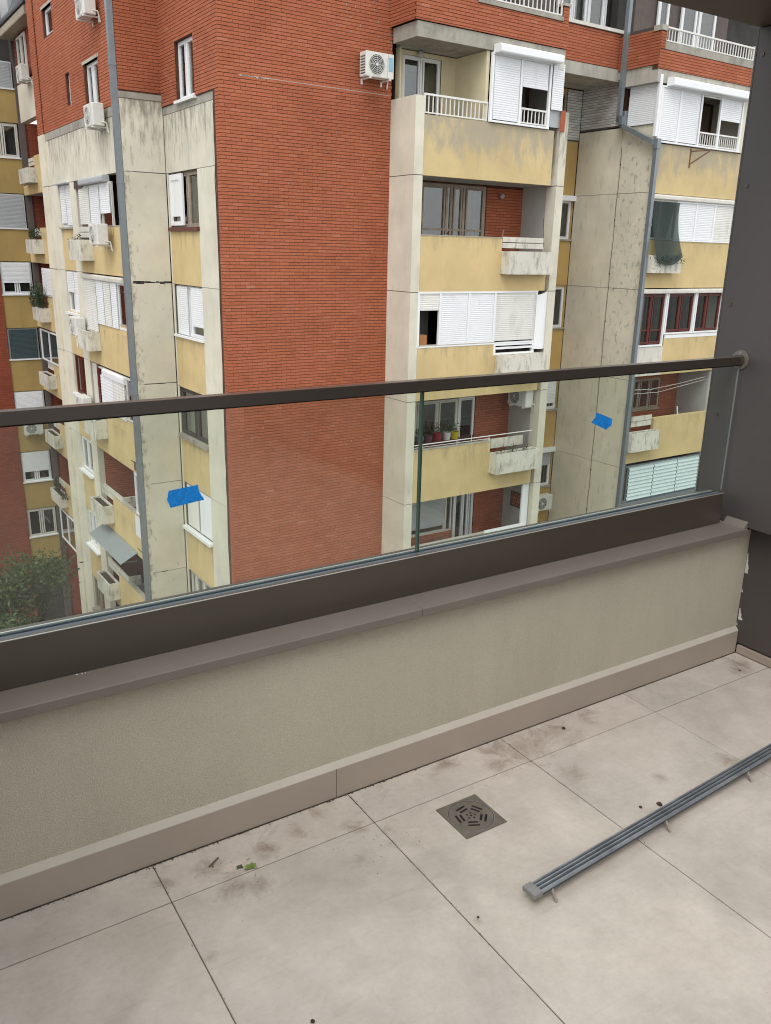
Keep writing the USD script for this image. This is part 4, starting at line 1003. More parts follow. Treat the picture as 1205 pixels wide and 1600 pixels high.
# top balcony
railing(BD, RF, 13.1, 15.08, 3.22, 3.66, -.05, label='white picket railing on the top balcony parapet')
window(BD, RBK, 13.3, 14.52, 2.05, 4.72, d=-.10, bars=(0, .5, 1), curtain='curtain_dark', hbar=None, name='balcony_door')
lamp = trimesh.creation.icosphere(2, .085); lamp.apply_translation(RF.pt(13.75, -1.15, 4.74)); P(BD, 'ceiling_lamp', (lamp.vertices, lamp.faces), M['curtain'], smooth=True)


def enclosure(par, pl, segs, z0, z1, d, posts, pm='pvc', label=None, back='interior', depth=.5):
    """White aluminium closure of a balcony: posts, rails, a shutter in every bay let down to its own height."""
    m = MB()
    for x in posts: pl.box(m, x - .035, x + .035, d - .05, d + .02, z0, z1)
    pl.box(m, posts[0] - .035, posts[-1] + .035, d - .055, d + .03, z0 - .05, z0 - .001); pl.box(m, posts[0] - .035, posts[-1] + .035, d - .055, d + .025, z1 + .001, z1 + .05)
    e = P(par, 'balcony_closure', m, M[pm], label=label)
    for a0, a1, zd in segs:
        shutter(e, pl, a0 + .04, a1 - .04, zd + .04, z1 - .002, d - .01)
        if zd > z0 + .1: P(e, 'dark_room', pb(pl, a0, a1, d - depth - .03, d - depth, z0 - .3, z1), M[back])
    return e


e = enclosure(BD, RF, [(15.16, 16.09, 3.27), (16.12, 17.08, 4.12)], 3.25, 4.74, .03, [15.13, 16.10, 17.12], label='white roller-shutter closure on the top balcony, one bay half open', depth=.9)
P(e, 'shutter_box', rounded_box(RF, 15.14, 17.30, .02, .30, 4.77, 4.97), M['pvc'])
railing(e, RF, 16.16, 17.07, 3.27, 3.64, .01, step=.12)
shutter(e, RF, 17.18, 17.58, 3.72, 4.80, .06); P(e, 'side_sheet', pb(RF, 17.14, 17.60, -.04, .0, 3.27, 3.70), M['grey_shutter'])
P(e, 'wall_box', pb(RF, 17.34, 17.52, .0, .08, 4.66, 5.0), M['old_pvc'])
# storey 0: open balcony, old timber windows
window(BD, RBK, 13.5, 16.26, .15, 1.77, d=-.08, bars=(0, .175, .505, .56, .72, 1), fmat='old_wood', fw=.07, curtain='curtain_dark', hbar=.26, label='old greyed timber balcony windows and door')
lamp = trimesh.creation.icosphere(2, .075); lamp.apply_translation(RBK.pt(16.75, .1, 1.55)); P(BD, 'wall_lamp', (lamp.vertices, lamp.faces), M['curtain'], smooth=True)
louvre(BD, RF, 15.82, 17.34, .13, .44, 0, 2)
m = MB(); m.tube([RF.pt(15.80, -.02, .42), RF.pt(16.0, -.2, .62)], .02, 6); m.tube([RF.pt(17.33, .0, .2), RF.pt(17.28, -.03, .95)], .012, 6); P(BD, 'railing_rod', m, M['rust'])
# storey 1: closed with shutters
e = enclosure(BD, RF, [(13.10, 13.80, -1.46), (13.80, 14.77, -2.36), (14.77, 15.69, -2.36), (15.69, 17.22, -2.33)], -2.36, -1.03, -.02, [13.10, 13.80, 14.77, 15.69, 17.22], label='white shutter closure with one bay open over a brown box')
m = MB(); RF.box(m, 15.75, 17.16, -.07, .01, -2.46, -2.40); RF.box(m, 15.75, 17.16, -.07, .01, -2.56, -2.50); RF.box(m, 15.70, 17.24, -.08, .012, -2.72, -2.66); RF.box(m, 15.70, 15.76, -.08, .012, -2.66, -2.41); RF.box(m, 17.16, 17.24, -.08, .012, -2.66, -2.41); P(e, 'lower_window', m, M['pvc'])
P(e, 'dark_room', pb(RF, 15.7, 17.2, -.3, -.28, -2.75, -2.3), M['interior'])
ws = MB(); N = 10
for i in range(N):
    t0, t1 = i / N, (i + 1) / N
    c = lambda t: (17.20 + .40 * t, .02 + .10 * math.sin(t * 3.1))
    (xa, da), (xb, db) = c(t0), c(t1)
    z1a, z1b = -1.1 + .14 * t0, -1.1 + .14 * t1
    RF.quad(ws, [(xa, da, -2.60), (xb, db, -2.60), (xb, db, z1b), (xa, da, z1a)])
    RF.quad(ws, [(xa, da - .006, -2.60), (xa, da - .006, z1a), (xb, db - .006, z1b), (xb, db - .006, -2.60)])
P(e, 'curved_sheet', ws, M['pvc'])
# storey 2: open balcony with flower pots
window(BD, RBK, 13.3, 15.60, -5.27, -4.12, d=-.08, bars=(0, .34, .68, 1), fmat='old_pvc', curtain='curtain_dark')
window(BD, RBK, 15.63, 16.26, -6.4, -4.10, d=-.08, bars=(0, 1), curtain='curtain', hbar=.42, name='balcony_door', label='white balcony door beside the flower pots')
P(BD, 'window_ledge', pb(RBK, 13.2, 15.62, .0, .30, -5.34, -5.28), M['frame_brown'])
m = MB(); m.tube([RF.pt(13.09, -.04, -5.03), RF.pt(17.45, -.04, -5.02)], .014, 6); m.tube([RF.pt(13.09, -.04, -5.10), RF.pt(15.8, -.04, -5.10)], .008, 6)
for x in (13.4, 14.6, 15.78): m.tube([RF.pt(x, -.04, -5.2), RF.pt(x, -.04, -5.02)], .01, 6)
P(BD, 'thin_handrail', m, M['steel_white'])
louvre(BD, RF, 15.84, 17.36, -5.50, -5.20, -.30, 1)
# storey 3
w = window(BD, RBK, 13.3, 15.55, -8.22, -6.85, d=-.08, bars=(0, .9, 1), curtain='curtain_dark', fmat='old_pvc')
shutter(w, RBK, 13.36, 15.25, -7.95, -6.88, .0, 'grey_shutter')
window(BD, RBK, 15.62, 16.40, -9.2, -6.85, d=-.08, bars=(0, .5, .7, 1), curtain='interior', name='balcony_door', label='tall dark balcony door of the lowest visible balcony')
P(BD, 'white_screen', pb(RF, 17.30, 17.56, -.16, -.10, -9.0, -6.70), M['pvc'])
louvre(BD, RF, 15.7, 17.3, -8.30, -7.86, .10, 2, 'pvc')

# ---- recess between the two fronts
zr = [(1.72, .50), (-1.02, -2.38), (-4.0, -5.2), (-6.7, -8.0), (-9.4, -10.7)]
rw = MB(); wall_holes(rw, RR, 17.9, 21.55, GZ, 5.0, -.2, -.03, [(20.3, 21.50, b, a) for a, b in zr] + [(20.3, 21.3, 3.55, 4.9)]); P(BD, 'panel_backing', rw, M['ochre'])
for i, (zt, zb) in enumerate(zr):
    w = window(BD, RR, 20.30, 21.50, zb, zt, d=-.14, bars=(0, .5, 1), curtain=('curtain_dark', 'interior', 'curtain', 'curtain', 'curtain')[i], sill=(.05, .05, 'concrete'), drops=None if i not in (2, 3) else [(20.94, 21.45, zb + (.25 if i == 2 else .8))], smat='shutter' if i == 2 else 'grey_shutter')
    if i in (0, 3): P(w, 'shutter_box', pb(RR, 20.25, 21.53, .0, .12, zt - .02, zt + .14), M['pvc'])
    nz = (zr[i + 1][0] if i < 4 else -12.2)
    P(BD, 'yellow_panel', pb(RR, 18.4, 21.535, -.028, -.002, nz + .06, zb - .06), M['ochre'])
wbk = lay(RR, 20.9, 21.54, 3.55, 4.98) + lay(LS, 19.55, 21.08, 3.84, 5.05)
m, tn = MB(), []
for b in wbk: tn += brick_shape(m, b)
P(BD, 'white_brickwork', m, M['white_brick'], kind='stuff', tone=tn)
m = MB(); LS.box(m, 19.5, 21.09, -.3, -.009, 3.80, 5.06); RR.box(m, 20.9, 21.54, -.029, -.009, 3.5, 4.98); P(BD, 'white_brick_backing', m, M['dark_mortar'])
window(BD, RR, 20.3, 20.9, 3.5, 4.9, d=-.1, bars=(0, 1), fmat='old_wood')
RU = PL('R', 19.5)
m = MB(); RU.box(m, 17.62, 21.5, -.2, -.009, 5.36, 6.30); P(BD, 'brick_wall', m, M['mortar']); loose += lay(RU, 17.62, 21.5, 5.38, 6.28)
P(BD, 'concrete_beam', pb(RU, 17.62, 21.5, -1.6, .02, 5.02, 5.35), M['pale_concrete'])
P(BD, 'terrace_coping', pb(RU, 17.62, 21.48, -.3, .05, 6.31, 6.40), M['old_pvc'])
# ---- side wall of the right wing (faces left)
ZS = [3.76, 1.86, -.98, -3.80, -6.68, -9.45, -12.2]
P(BD, 'panel_backing', pb(LS, 18.02, 21.09, -.3, -.03, GZ, 3.76), M['dark_joint'])
for za, zb in zip(ZS[:-1], ZS[1:]):
    P(BD, 'wall_panel', pb(LS, 18.0, 19.30, -.032, 0, zb + .008, za - .006), M['cream_patchy' if za > -1 else 'cream_side'])
    P(BD, 'wall_panel', pb(LS, 19.31, 21.085, -.032, 0, zb + .006, za - .006), M['cream_side'])
cb = MB(); rr = random.Random(9); z = 3.2; pts = []
while z > -10: pts.append((19.27 + rr.uniform(-.015, .015), z)); z -= rr.uniform(.3, .8)
cb.tube([LS.pt(a, .006, z) for a, z in pts], .008, 5)
for a, z in pts[1::3]: LS.box(cb, a - .02, a + .02, .0, .015, z - .02, z + .02)
P(BD, 'cable', cb, M['cable'], smooth=30)
# right wing brick band, its side and the terrace rail
m = MB(); RF.box(m, 21.30, 26.0, -.2, .02, 5.18, 5.70); LS.box(m, 18.0, 19.48, .0, .232, 5.30, 6.20); P(BD, 'brick_wall', m, M['mortar'])
loose += lay(RF, 21.29, 26.0, 5.19, 5.70, d0=.03) + lay(PL('L', 21.3), 17.972, 19.48, 5.30, 6.20, d0=.012) + lay(RF, 21.29, 21.5, 5.70, 6.15, d0=.03)
P(BD, 'concrete_beam', pb(RF, 21.32, 26.0, -1.3, .01, 4.84, 5.18), M['pale_concrete'])
P(BD, 'concrete_beam', pb(LS, 18.0, 19.48, .0, .22, 5.08, 5.295), M['pale_concrete'])
P(BD, 'terrace_coping', pb(RF, 21.5, 26.0, -.18, .012, 5.705, 5.90), M['concrete'])
P(BD, 'terrace_coping', pb(LS, 18.0, 19.50, .0, .25, 6.205, 6.29), M['frame_dark'])
P(BD, 'pillar_cap', pb(RF, 21.26, 21.52, -.25, .05, 6.16, 6.30), M['pale_concrete'])
railing(BD, RF, 21.53, 25.72, 5.92, 6.29, -.02, step=.13, label='white terrace railing above the right wing')
P(BD, 'pillar', pb(RF, 25.73, 25.95, -.2, .03, 5.91, 6.34), M['pale_concrete'])
# pipe down the right wing
pp = MB(); LS.box(pp, 19.15, 19.28, .255, .38, 3.80, 7.6); LS.box(pp, 19.14, 19.29, .002, .17, 3.82, 4.2)
pp.hull([LS.pt(a, d, z) for a, z in ((19.28, 3.90), (19.28, 3.76), (17.95, 3.16), (17.95, 3.30)) for d in (.10, .23)])
pp.hull([LS.pt(a, d, z) for a, z in ((19.28, 3.95), (19.15, 3.8), (19.15, 4.05)) for d in (.10, .38)])
P(BD, 'downpipe', pp, M['pipe_grey'], label='grey downpipe that jogs sideways on the right wing')
pp = MB(); pp.box(21.42, 21.545, 17.82, 17.95, -15, 3.32); pp.box(21.40, 21.56, 17.80, 17.97, 3.05, 3.32)
for z in (.9, -1.9, -4.6): pp.box(21.41, 21.555, 17.81, 17.96, z, z + .05)
P(BD, 'downpipe', pp, M['pipe_grey'])
# right wing: shutter closures, front at w = 18
fz = [3.24, 1.83, -.94, -3.70, -6.60, -9.4]
P(BD, 'fin_wall', pb(RF, 25.80, 26.15, -1.3, .03, GZ, 4.83), M['cream'])
P(BD, 'loggia_back', pb(RBK, 21.6, 25.8, -.2, -.009, GZ, 4.83), M['mortar'])
loose += lay(RBK, 21.6, 25.8, -6.4, -3.8, holes=[(23.1, 24.72, -5.12, -4.05)])
P(BD, 'balcony_parapet', pb(RF, 21.56, 25.80, -.12, 0, 1.84, 3.22), M['yellow_worn'])
e = enclosure(BD, RF, [(21.62, 22.44, 3.32), (22.44, 23.40, 3.32), (23.47, 24.39, 4.66), (24.39, 25.46, 4.10)], 3.30, 4.72, .03, [21.60, 22.44, 23.43, 24.39, 25.48], label='white shutter closure at the top of the right wing, two bays open above pickets', back='interior_warm', depth=1.2)
P(e, 'shutter_box', rounded_box(RF, 21.75, 25.62, .02, .28, 4.76, 4.99), M['pvc'])
railing(e, RF, 23.47, 24.36, 3.32, 3.70, .01, step=.10); railing(e, RF, 24.43, 25.44, 3.32, 3.70, .01, step=.10)
P(e, 'end_post', pb(RF, 25.52, 25.80, -.05, .02, 3.25, 4.83), M['cream'])
P(e, 'corner_post', pb(RF, 21.45, 21.56, -.06, .03, 3.40, 5.05), M['pvc'])
shutter(e, LS, 18.10, 19.12, 3.80, 4.95, .03); P(e, 'side_head', pb(LS, 18.06, 19.16, .0, .05, 4.97, 5.07), M['pvc'])
m = MB(); m.tube([RF.pt(23.2, .01, 3.20), RF.pt(23.2, .01, 2.65)], .025, 6); m.tube([RF.pt(23.2, .02, 2.75), RF.pt(23.55, .42, 3.12)], .025, 6); m.tube([RF.pt(23.2, .02, 3.12), RF.pt(23.6, .42, 3.16)], .025, 6); P(BD, 'rusty_bracket', m, M['rust'])
# storey 0
P(BD, 'balcony_parapet', pb(RF, 21.56, 25.80, -.12, 0, -.93, .50), M['yellow'])
P(BD, 'closure_head', rounded_box(RF, 21.58, 25.9, -.05, .09, 1.68, 1.82), M['old_pvc'])
w = window(BD, RF, 21.62, 22.88, .52, 1.68, d=-.06, bars=(0, .4, 1), fmat='old_pvc', sash=False, curtain='interior')
e = enclosure(BD, RF, [(22.88, 23.84, .54), (23.84, 24.78, .54), (24.78, 25.76, .54)], .54, 1.62, .0, [22.88, 23.84, 24.78, 25.76])
planter(BD, RF, 21.62, 23.02, -.47, .06, .30)
# storey 1
P(BD, 'balcony_parapet', pb(RF, 22.99, 25.80, -.12, 0, -3.69, -2.40), M['yellow']); P(BD, 'white_lip', pb(RF, 22.99, 25.80, -.115, .006, -2.52, -2.41), M['pvc'])
P(BD, 'balcony_parapet', pb(RF, 21.58, 22.985, -.12, 0, -3.69, -2.76), M['pale_panel'])
P(BD, 'closure_head', rounded_box(RF, 21.58, 25.9, -.05, .08, -1.10, -.96), M['old_pvc'])
for a0, a1, z0, wm in ((21.64, 22.90, -2.70, .47), (22.94, 24.36, -2.34, .5), (24.40, 25.80, -2.34, .45)):
    m = MB(); RF.box(m, a0, a1, -.06, .02, z0 - .05, z0); RF.box(m, a0, a0 + .05, -.06, .02, z0, -1.10); RF.box(m, a1 - .05, a1, -.06, .02, z0, -1.10)
    e = P(BD, 'balcony_closure', m, M['pvc'], label='white outer frame round brown timber sashes')
    window(e, RF, a0 + .06, a1 - .06, z0 + .02, -1.12, d=-.10, bars=(0, wm, 1), fmat='frame_brown', fw=.045, curtain='curtain_dark', hbar=None if z0 > -2.5 else .27, cd=.4, name='sash') if False else None
    w = window(BD, RF, a0 + .055, a1 - .055, z0 + .02, -1.12, d=-.10, bars=(0, wm, 1), fmat='frame_brown', fw=.05, curtain='curtain_dark', hbar=None if z0 > -2.5 else .27, cd=.4)
# storey 2 open
P(BD, 'balcony_parapet', pb(RF, 22.97, 25.80, -.12, 0, -6.58, -5.13), M['yellow'])
P(BD, 'balcony_parapet', pb(RF, 21.58, 22.965, -.12, -.004, -6.58, -6.05), M['yellow'])
planter(BD, RF, 21.60, 22.98, -6.12, -5.50, .30); louvre(BD, RF, 21.62, 22.9, -5.38, -5.02, -.05, 2)
window(BD, RBK, 23.1, 24.72, -5.12, -4.05, d=-.06, bars=(0, .33, .66, 1), fmat='old_wood', curtain='curtain_dark', sill=(.06, .05, 'old_wood'))
P(BD, 'loggia_side', pb(RBK, 25.70, 25.79, .0, 1.25, -6.5, -3.7), M['white_wall'])
P(BD, 'floor_slab', pb(RF, 21.58, 25.80, -1.3, -.121, -6.58, -6.40), M['white_wall'])
P(BD, 'floor_slab', pb(RF, 21.58, 25.80, -1.3, -.121, -3.69, -3.50), M['white_wall'])
m = MB(); m.tube([RF.pt(21.7, -.2, -4.15), RF.pt(23.0, -.3, -4.22), RF.pt(24.4, -.3, -4.12), RF.pt(25.7, -.2, -3.95)], .01, 5); m.tube([RF.pt(21.7, -.25, -4.3), RF.pt(23.4, -.3, -4.34), RF.pt(25.7, -.2, -4.05)], .008, 5); P(BD, 'washing_line', m, M['steel_white'])
m = MB(); m.tube([RF.pt(24.25, -.05, -5.2), RF.pt(24.22, -.1, -4.85)], .025, 6); P(BD, 'post_stub', m, M['cream'])
# storey 3: strip blinds
w = window(BD, RF, 21.62, 25.78, -7.95, -6.68, d=-.10, bars=(0, .09, 1), fmat='pipe_grey', sash=False, curtain='interior')
for a0, a1 in ((22.02, 23.25), (23.28, 24.5), (24.53, 25.7)):
    m = MB()
    for i in range(9):
        z0, z1 = -7.88 + i * .128, -7.88 + (i + 1) * .128
        RF.quad(m, [(a0, .01, z0), (a1, .01, z0), (a1, -.035, z1), (a0, -.035, z1)]); RF.quad(m, [(a0, -.035, z1), (a1, -.035, z1), (a1, .01, z1), (a0, .01, z1)])
    P(w, 'strip_blind', m, M['blind_green'])
P(BD, 'balcony_parapet', pb(RF, 22.9, 25.80, -.12, 0, -9.3, -8.0), M['yellow']); P(BD, 'grey_ledge', pb(RF, 21.58, 25.8, -.12, .04, -8.06, -7.96), M['pipe_grey'])

for pl, a0, a1, z1 in ((RF, 13.09, 17.595, -9.46), (RF, 21.56, 25.795, -9.42), (L1, 19.31, 22.70, -14.62), (RC, 7.16, 8.24, -14.62), (L2, 22.72, 31.3, -14.12), (LS, 18.0, 21.08, -12.21)):
    P(BD, 'base_wall', pb(pl, a0, a1, -.14, .012, GZ, z1), M['cream_side'])
m, tn = MB(), []
for b in loose: tn += brick_shape(m, b)
P(BD, 'brickwork', m, M['brick'], kind='stuff', tone=tn)

# ------------------------------------------------------------------ second block, far left: facing wing and the narrow loggias beside it
S = 1.15
NB = T('apartment_building', 'farther apartment block at the left edge, ochre window strip between red brick and brown pier', 'building', (8.3, 39.7, GZ))
RN, LN = PL('R', 39.68), PL('L', 8.22)
c = MB(); RN.box(c, -6, 8.3, -6, -.35, GZ, 9); c.box(9.5, 12, 34, 41, GZ, 9); P(NB, 'inner_wall', c, M['interior'])
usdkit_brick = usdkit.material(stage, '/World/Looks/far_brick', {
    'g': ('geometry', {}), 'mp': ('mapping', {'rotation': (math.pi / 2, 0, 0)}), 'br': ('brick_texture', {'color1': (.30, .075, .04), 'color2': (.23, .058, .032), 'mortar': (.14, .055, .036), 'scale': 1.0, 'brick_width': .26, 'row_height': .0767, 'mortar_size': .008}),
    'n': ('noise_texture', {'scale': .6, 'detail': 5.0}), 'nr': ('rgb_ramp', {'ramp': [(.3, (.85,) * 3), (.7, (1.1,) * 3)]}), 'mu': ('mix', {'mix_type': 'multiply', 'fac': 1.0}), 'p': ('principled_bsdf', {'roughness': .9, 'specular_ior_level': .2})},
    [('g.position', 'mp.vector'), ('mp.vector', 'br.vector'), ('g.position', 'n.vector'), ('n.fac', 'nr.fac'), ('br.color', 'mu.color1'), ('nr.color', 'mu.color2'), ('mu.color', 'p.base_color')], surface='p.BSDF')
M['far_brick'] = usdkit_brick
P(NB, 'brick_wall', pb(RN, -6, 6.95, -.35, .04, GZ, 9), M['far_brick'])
P(NB, 'brown_pier', pb(RN, 8.28, 8.60, -.35, .10, GZ, 9), M['brown_strip'])
yb = [6.97, 4.68, 1.97, -.75, -3.52, -6.26, -9.0, -11.70, -14.4]
yt = [None, 5.96, 3.36, .60, -2.10, -4.85, -7.6, -10.40, -13.04]
for k in range(8):
    zb, ztn = yb[k], yt[k + 1]                 # opening from ztn up to zb, ochre panel below
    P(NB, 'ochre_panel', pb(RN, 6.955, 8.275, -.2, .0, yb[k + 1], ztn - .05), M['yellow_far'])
    kw = dict(d=-.10, fw=.065, curtain='curtain_dark', sill=(.05, .05, 'pvc'))
    if k in (0, 2): window(NB, RN, 6.98, 8.22, ztn, zb - .03, bars=(0, 1), drops=[(7.04, 8.16, ztn + .06)], smat='grey_shutter', sash=False, **kw)
    elif k == 1: window(NB, RN, 6.98, 8.22, ztn, zb - .03, bars=(0, .5, 1), fmat='old_pvc', **kw)
    elif k == 4: window(NB, RN, 6.98, 8.22, ztn, zb - .03, bars=(0, 1), drops=[(7.04, 8.16, ztn + .06)], smat='green_shutter', sash=False, fmat='grey_shutter', **{**kw})
    elif k == 7: window(NB, RN, 6.98, 8.22, ztn, zb - .03, bars=(0, .5, 1), fmat='old_pvc', **kw)
    else: window(NB, RN, 6.98, 8.22, ztn, zb - .03, bars=(0, .5, 1), drops=[(7.04, 8.16, ztn + (.50 if k != 5 else .12))], **kw)
# narrow loggias behind the fin
LZ = [1.90, -.77, -3.45, -6.20, -8.75, -11.4, -14.1]
for k in range(6):
    zt = LZ[k] + 1.37
    P(NB, 'loggia_parapet', pb(LN, 36.0, 37.25, -.1, .0, LZ[k], zt), M['yellow'])
    P(NB, 'loggia_parapet', pb(LN, 37.253, 39.6, -.1, -.01, LZ[k], zt - 1.0), M['yellow'])
    planter(NB, LN, 36.9, 38.6, zt - 1.0, zt - .45, .34)
    P(NB, 'floor_slab', pb(LN, 36.0, 39.6, -1.25, -.101, LZ[k], LZ[k] + .16), M['white_wall'])
    if k not in (2,): louvre(NB, LN, 37.0, 38.5, zt - .33, zt - .02, -.05, 2)
P(NB, 'loggia_back', pb(LN, 36.0, 39.6, -1.3, -1.251, GZ, 4.7), M['far_brick'])
P(NB, 'loggia_back', pb(RN, 8.5, 9.5, .02, .1, GZ, 4.7), M['far_brick'])
w = window(NB, LN, 36.0, 39.0, -4.7 - .1, -3.50, d=-.02, bars=(0, .5, 1), sash=False, curtain='interior')
w = window(NB, LN, 36.0, 37.6, -2.05, -.95, d=-.02, bars=(0, 1), sash=False, curtain='interior'); shutter(w, LN, 36.0, 37.5, -1.95, -1.0, .05)
window(NB, LN, 36.0, 38.6, -12.9, -11.45, d=-.02, bars=(0, .5, 1), sash=False, curtain='interior')
P(NB, 'wall_panel', pb(LN, 35.6, 38.9, -.3, .0, 4.60, 5.95), M['cream'])
P(NB, 'brick_wall', pb(LN, 35.0, 38.9, -.3, -.02, 6.0, 7.6), M['far_brick'])
window(NB, LN, 36.7, 38.1, 6.35, 7.5, d=-.0, bars=(0, .5, 1), fmat='old_pvc')
P(NB, 'eave', rounded_box(LN, 34.6, 39.4, -.1, .45, 7.65, 7.95), M['eave_wood'])
m = MB(); m.hull([LN.pt(a, d, z) for a in (34.4, 39.5) for d, z in ((.5, 7.96), (.5, 8.05), (-.6, 10.2), (-.6, 7.96))]); P(NB, 'roof', m, M['roof_slate'])
m = MB(); m.hull([LN.pt(a, d, z) for a in (37.2, 38.6) for d, z in ((.42, 8.2), (.42, 9.6), (-.3, 9.6), (-.3, 8.2))]); P(NB, 'dormer', m, M['grey_shutter'])

# ------------------------------------------------------------------ air conditioners: one built with its parts, the rest placed copies
AC = T('air_conditioner', 'white air conditioner with blue badge on the brick face beside the top balcony', 'air conditioner', RB.pt(12.22, .0, 3.93), group='outdoor air-conditioning units')
ab = np.array(AC.base)


def ac(t):
    L, D, Hh = .80, .30, .54; x0, y1 = -L / 2, -.10                 # local: x along the wall, -y outward
    cs = MB().cbox(x0, x0 + L, y1 - D, y1, .04, .04 + Hh, .018)
    P(t, 'casing', cs, M['ac_white'], local=True)
    n = 40; cxn, czn, R0 = x0 + .30, .04 + Hh / 2, .215
    disc = MB(); an = np.linspace(0, 2 * math.pi, n, endpoint=False)
    disc.add([(cxn, y1 - D - .002, czn)] + [(cxn + R0 * math.cos(a), y1 - D - .002, czn + R0 * math.sin(a)) for a in an], [(0, 1 + i, 1 + (i + 1) % n) for i in range(n)])
    g = P(t, 'fan_opening', disc, M['ac_grille'], local=True)
    gm = MB()
    for rr_ in (.07, .11, .15, .19, .22):
        pts = [(cxn + rr_ * math.cos(a), y1 - D - .012, czn + rr_ * math.sin(a)) for a in np.linspace(0, 2 * math.pi, 25)]
        gm.tube(pts, .0045, 4)
    for a in np.linspace(0, math.pi, 5)[:-1]:
        gm.tube([(cxn - .22 * math.cos(a), y1 - D - .014, czn - .22 * math.sin(a)), (cxn + .22 * math.cos(a), y1 - D - .014, czn + .22 * math.sin(a))], .004, 4)
    P(g, 'guard', gm, M['ac_white'], local=True)
    hb = trimesh.creation.cylinder(.035, .02, sections=16); hb.apply_transform(trimesh.transformations.rotation_matrix(math.pi / 2, (1, 0, 0))); hb.apply_translation((cxn, y1 - D - .016, czn)); P(g, 'hub', (hb.vertices, hb.faces), M['ac_white'], local=True)
    sd = MB()
    for i in range(7): sd.box(x0 - .004, x0 + .001, y1 - D + .05, y1 - .05, .10 + i * .06, .13 + i * .06)
    P(t, 'side_louvre', sd, M['ac_grille'], local=True)
    for x in (x0 + .12, x0 + L - .12):
        P(t, 'bracket', MB().box(x - .02, x + .02, y1 - D - .02, 0, .0, .035).box(x - .02, x + .02, -.03, 0, -.09, .0), M['steel_white'], local=True)
    P(t, 'pipe', MB().tube([(x0 + L - .02, y1 - .12, .14), (x0 + L + .05, -.08, .12), (x0 + L + .04, -.03, -.12)], .018, 6), M['old_pvc'], local=True, smooth=30)
    P(t, 'seam', MB().box(x0 + .615, x0 + .62, y1 - D - .002, y1 - D + .001, .05, .03 + Hh), M['ac_grille'], local=True)


ac(AC)
P(AC, 'badge', MB().box(.24, .36, -.4045, -.4005, .20, .50), M['ac_badge'], local=True)
AC0 = T('air_conditioner', 'plain white air conditioner on the brick flank at the very top left of the photo', 'air conditioner', L2.pt(24.1, 0, 5.42), group='outdoor air-conditioning units')
AC0.prim.GetAttribute('xformOp:rotateZ').Set(math.degrees(TH) - 90)
ac(AC0)
for pl, a, d, z, lab in ((L2, 24.05, .0, 2.88, 'air conditioner right below the white window in the left brick flank'), (L2, 24.25, .06, -.04, 'air conditioner hung in front of the half-open shutters on the left flank'),
                   (L2, 27.55, .0, -2.74, 'air conditioner under the small window beside the fully closed white loggia'), (L2, 27.55, .0, -5.2, 'air conditioner partly hidden by the handrail on the left flank'),
                   (LN, 36.6, .0, 5.75, 'air conditioner under the farthest brick window at top left'), (RN, 7.58, .0, -8.2, 'air conditioner on the ochre panel of the far building just below the handrail'),
                   (RR, 20.9, .0, -8.82, 'air conditioner low in the yellow recess, seen through the glass right of the joint'), (PL('L', 17.62), 18.55, .0, -4.38, 'air conditioner hung under the balcony ceiling above the planted box'),
                   (L2, 27.6, .0, -13.1, 'air conditioner at the lower edge of the glass on the left flank')):
    copy_thing(AC0, 'air_conditioner', lab, pl.pt(a, d, z), 'outdoor air-conditioning units', rot=-90 if pl.k == 'L' else 0)

# ------------------------------------------------------------------ balcony things
def pot(name, lab, a, z, h, r, mat, flower, seed):
    t = T(name, lab, 'flower pot', RBK.pt(a, .14, z), group='flower pots on the window ledge')
    pts = [(r * .7, 0), (r * .78, h * .1), (r, h * .92), (r * 1.06, h * .92), (r * 1.06, h), (r * .92, h), (r * .88, h * .85), (0, h * .85)]
    m = trimesh.creation.revolve(np.array([(0, 0)] + pts), sections=20); m.apply_translation(t.base); P(t, 'pot', (m.vertices, m.faces), M[mat], smooth=40)
    rr = random.Random(seed); fm = MB()
    for _ in range(70): leaf(fm, np.array(t.base) + (rr.gauss(0, r * .9), rr.gauss(0, r * .8), h + abs(rr.gauss(.1, .09))), .07, rr)
    P(t, 'foliage', fm, M['leaf_mid'])
    if flower:
        fm = MB()
        for _ in range(34): leaf(fm, np.array(t.base) + (rr.gauss(0, r * .8), rr.gauss(0, r * .7), h + .12 + abs(rr.gauss(.08, .07))), .05, rr)
        P(t, 'flowers', fm, M['flower_red'])


plain('flower_red', (.40, .02, .03), .6); plain('pot_red', (.30, .02, .04), .5); plain('pot_plum', (.16, .06, .08), .6); plain('pot_yellow', (.62, .50, .02), .5); plain('pot_white', (.70, .70, .68), .5); plain('cardboard', (.36, .165, .055), .85); plain('pot_grey', (.25, .25, .24), .7)
pot('flower_pot', 'plum-coloured flower pot left of the red one', 14.42, -5.28, .21, .13, 'pot_plum', False, 1)
pot('flower_pot', 'red flower pot with red blossoms', 14.74, -5.28, .25, .14, 'pot_red', True, 2)
pot('flower_pot', 'white flower pot between the red and the yellow one', 15.10, -5.28, .23, .13, 'pot_white', False, 3)
pot('flower_pot', 'yellow flower pot, last on the ledge by the door', 15.40, -5.28, .22, .13, 'pot_yellow', False, 4)
pot('flower_pot', 'grey flower pot seen just right of the glass joint', 14.12, -5.28, .2, .12, 'pot_grey', False, 5)
bx = T('cardboard_box', 'brown cardboard box standing in the open bay of the white shutter closure', 'box', RF.pt(13.3, -.3, -2.36))
m = MB(); RF.box(m, 13.12, 13.46, -.45, -.10, -2.36, -2.09); P(bx, 'carton', m, M['cardboard'])
m = MB(); RF.box(m, 13.118, 13.462, -.29, -.26, -2.36, -2.0885); P(bx, 'tape', m, M['curtain'])
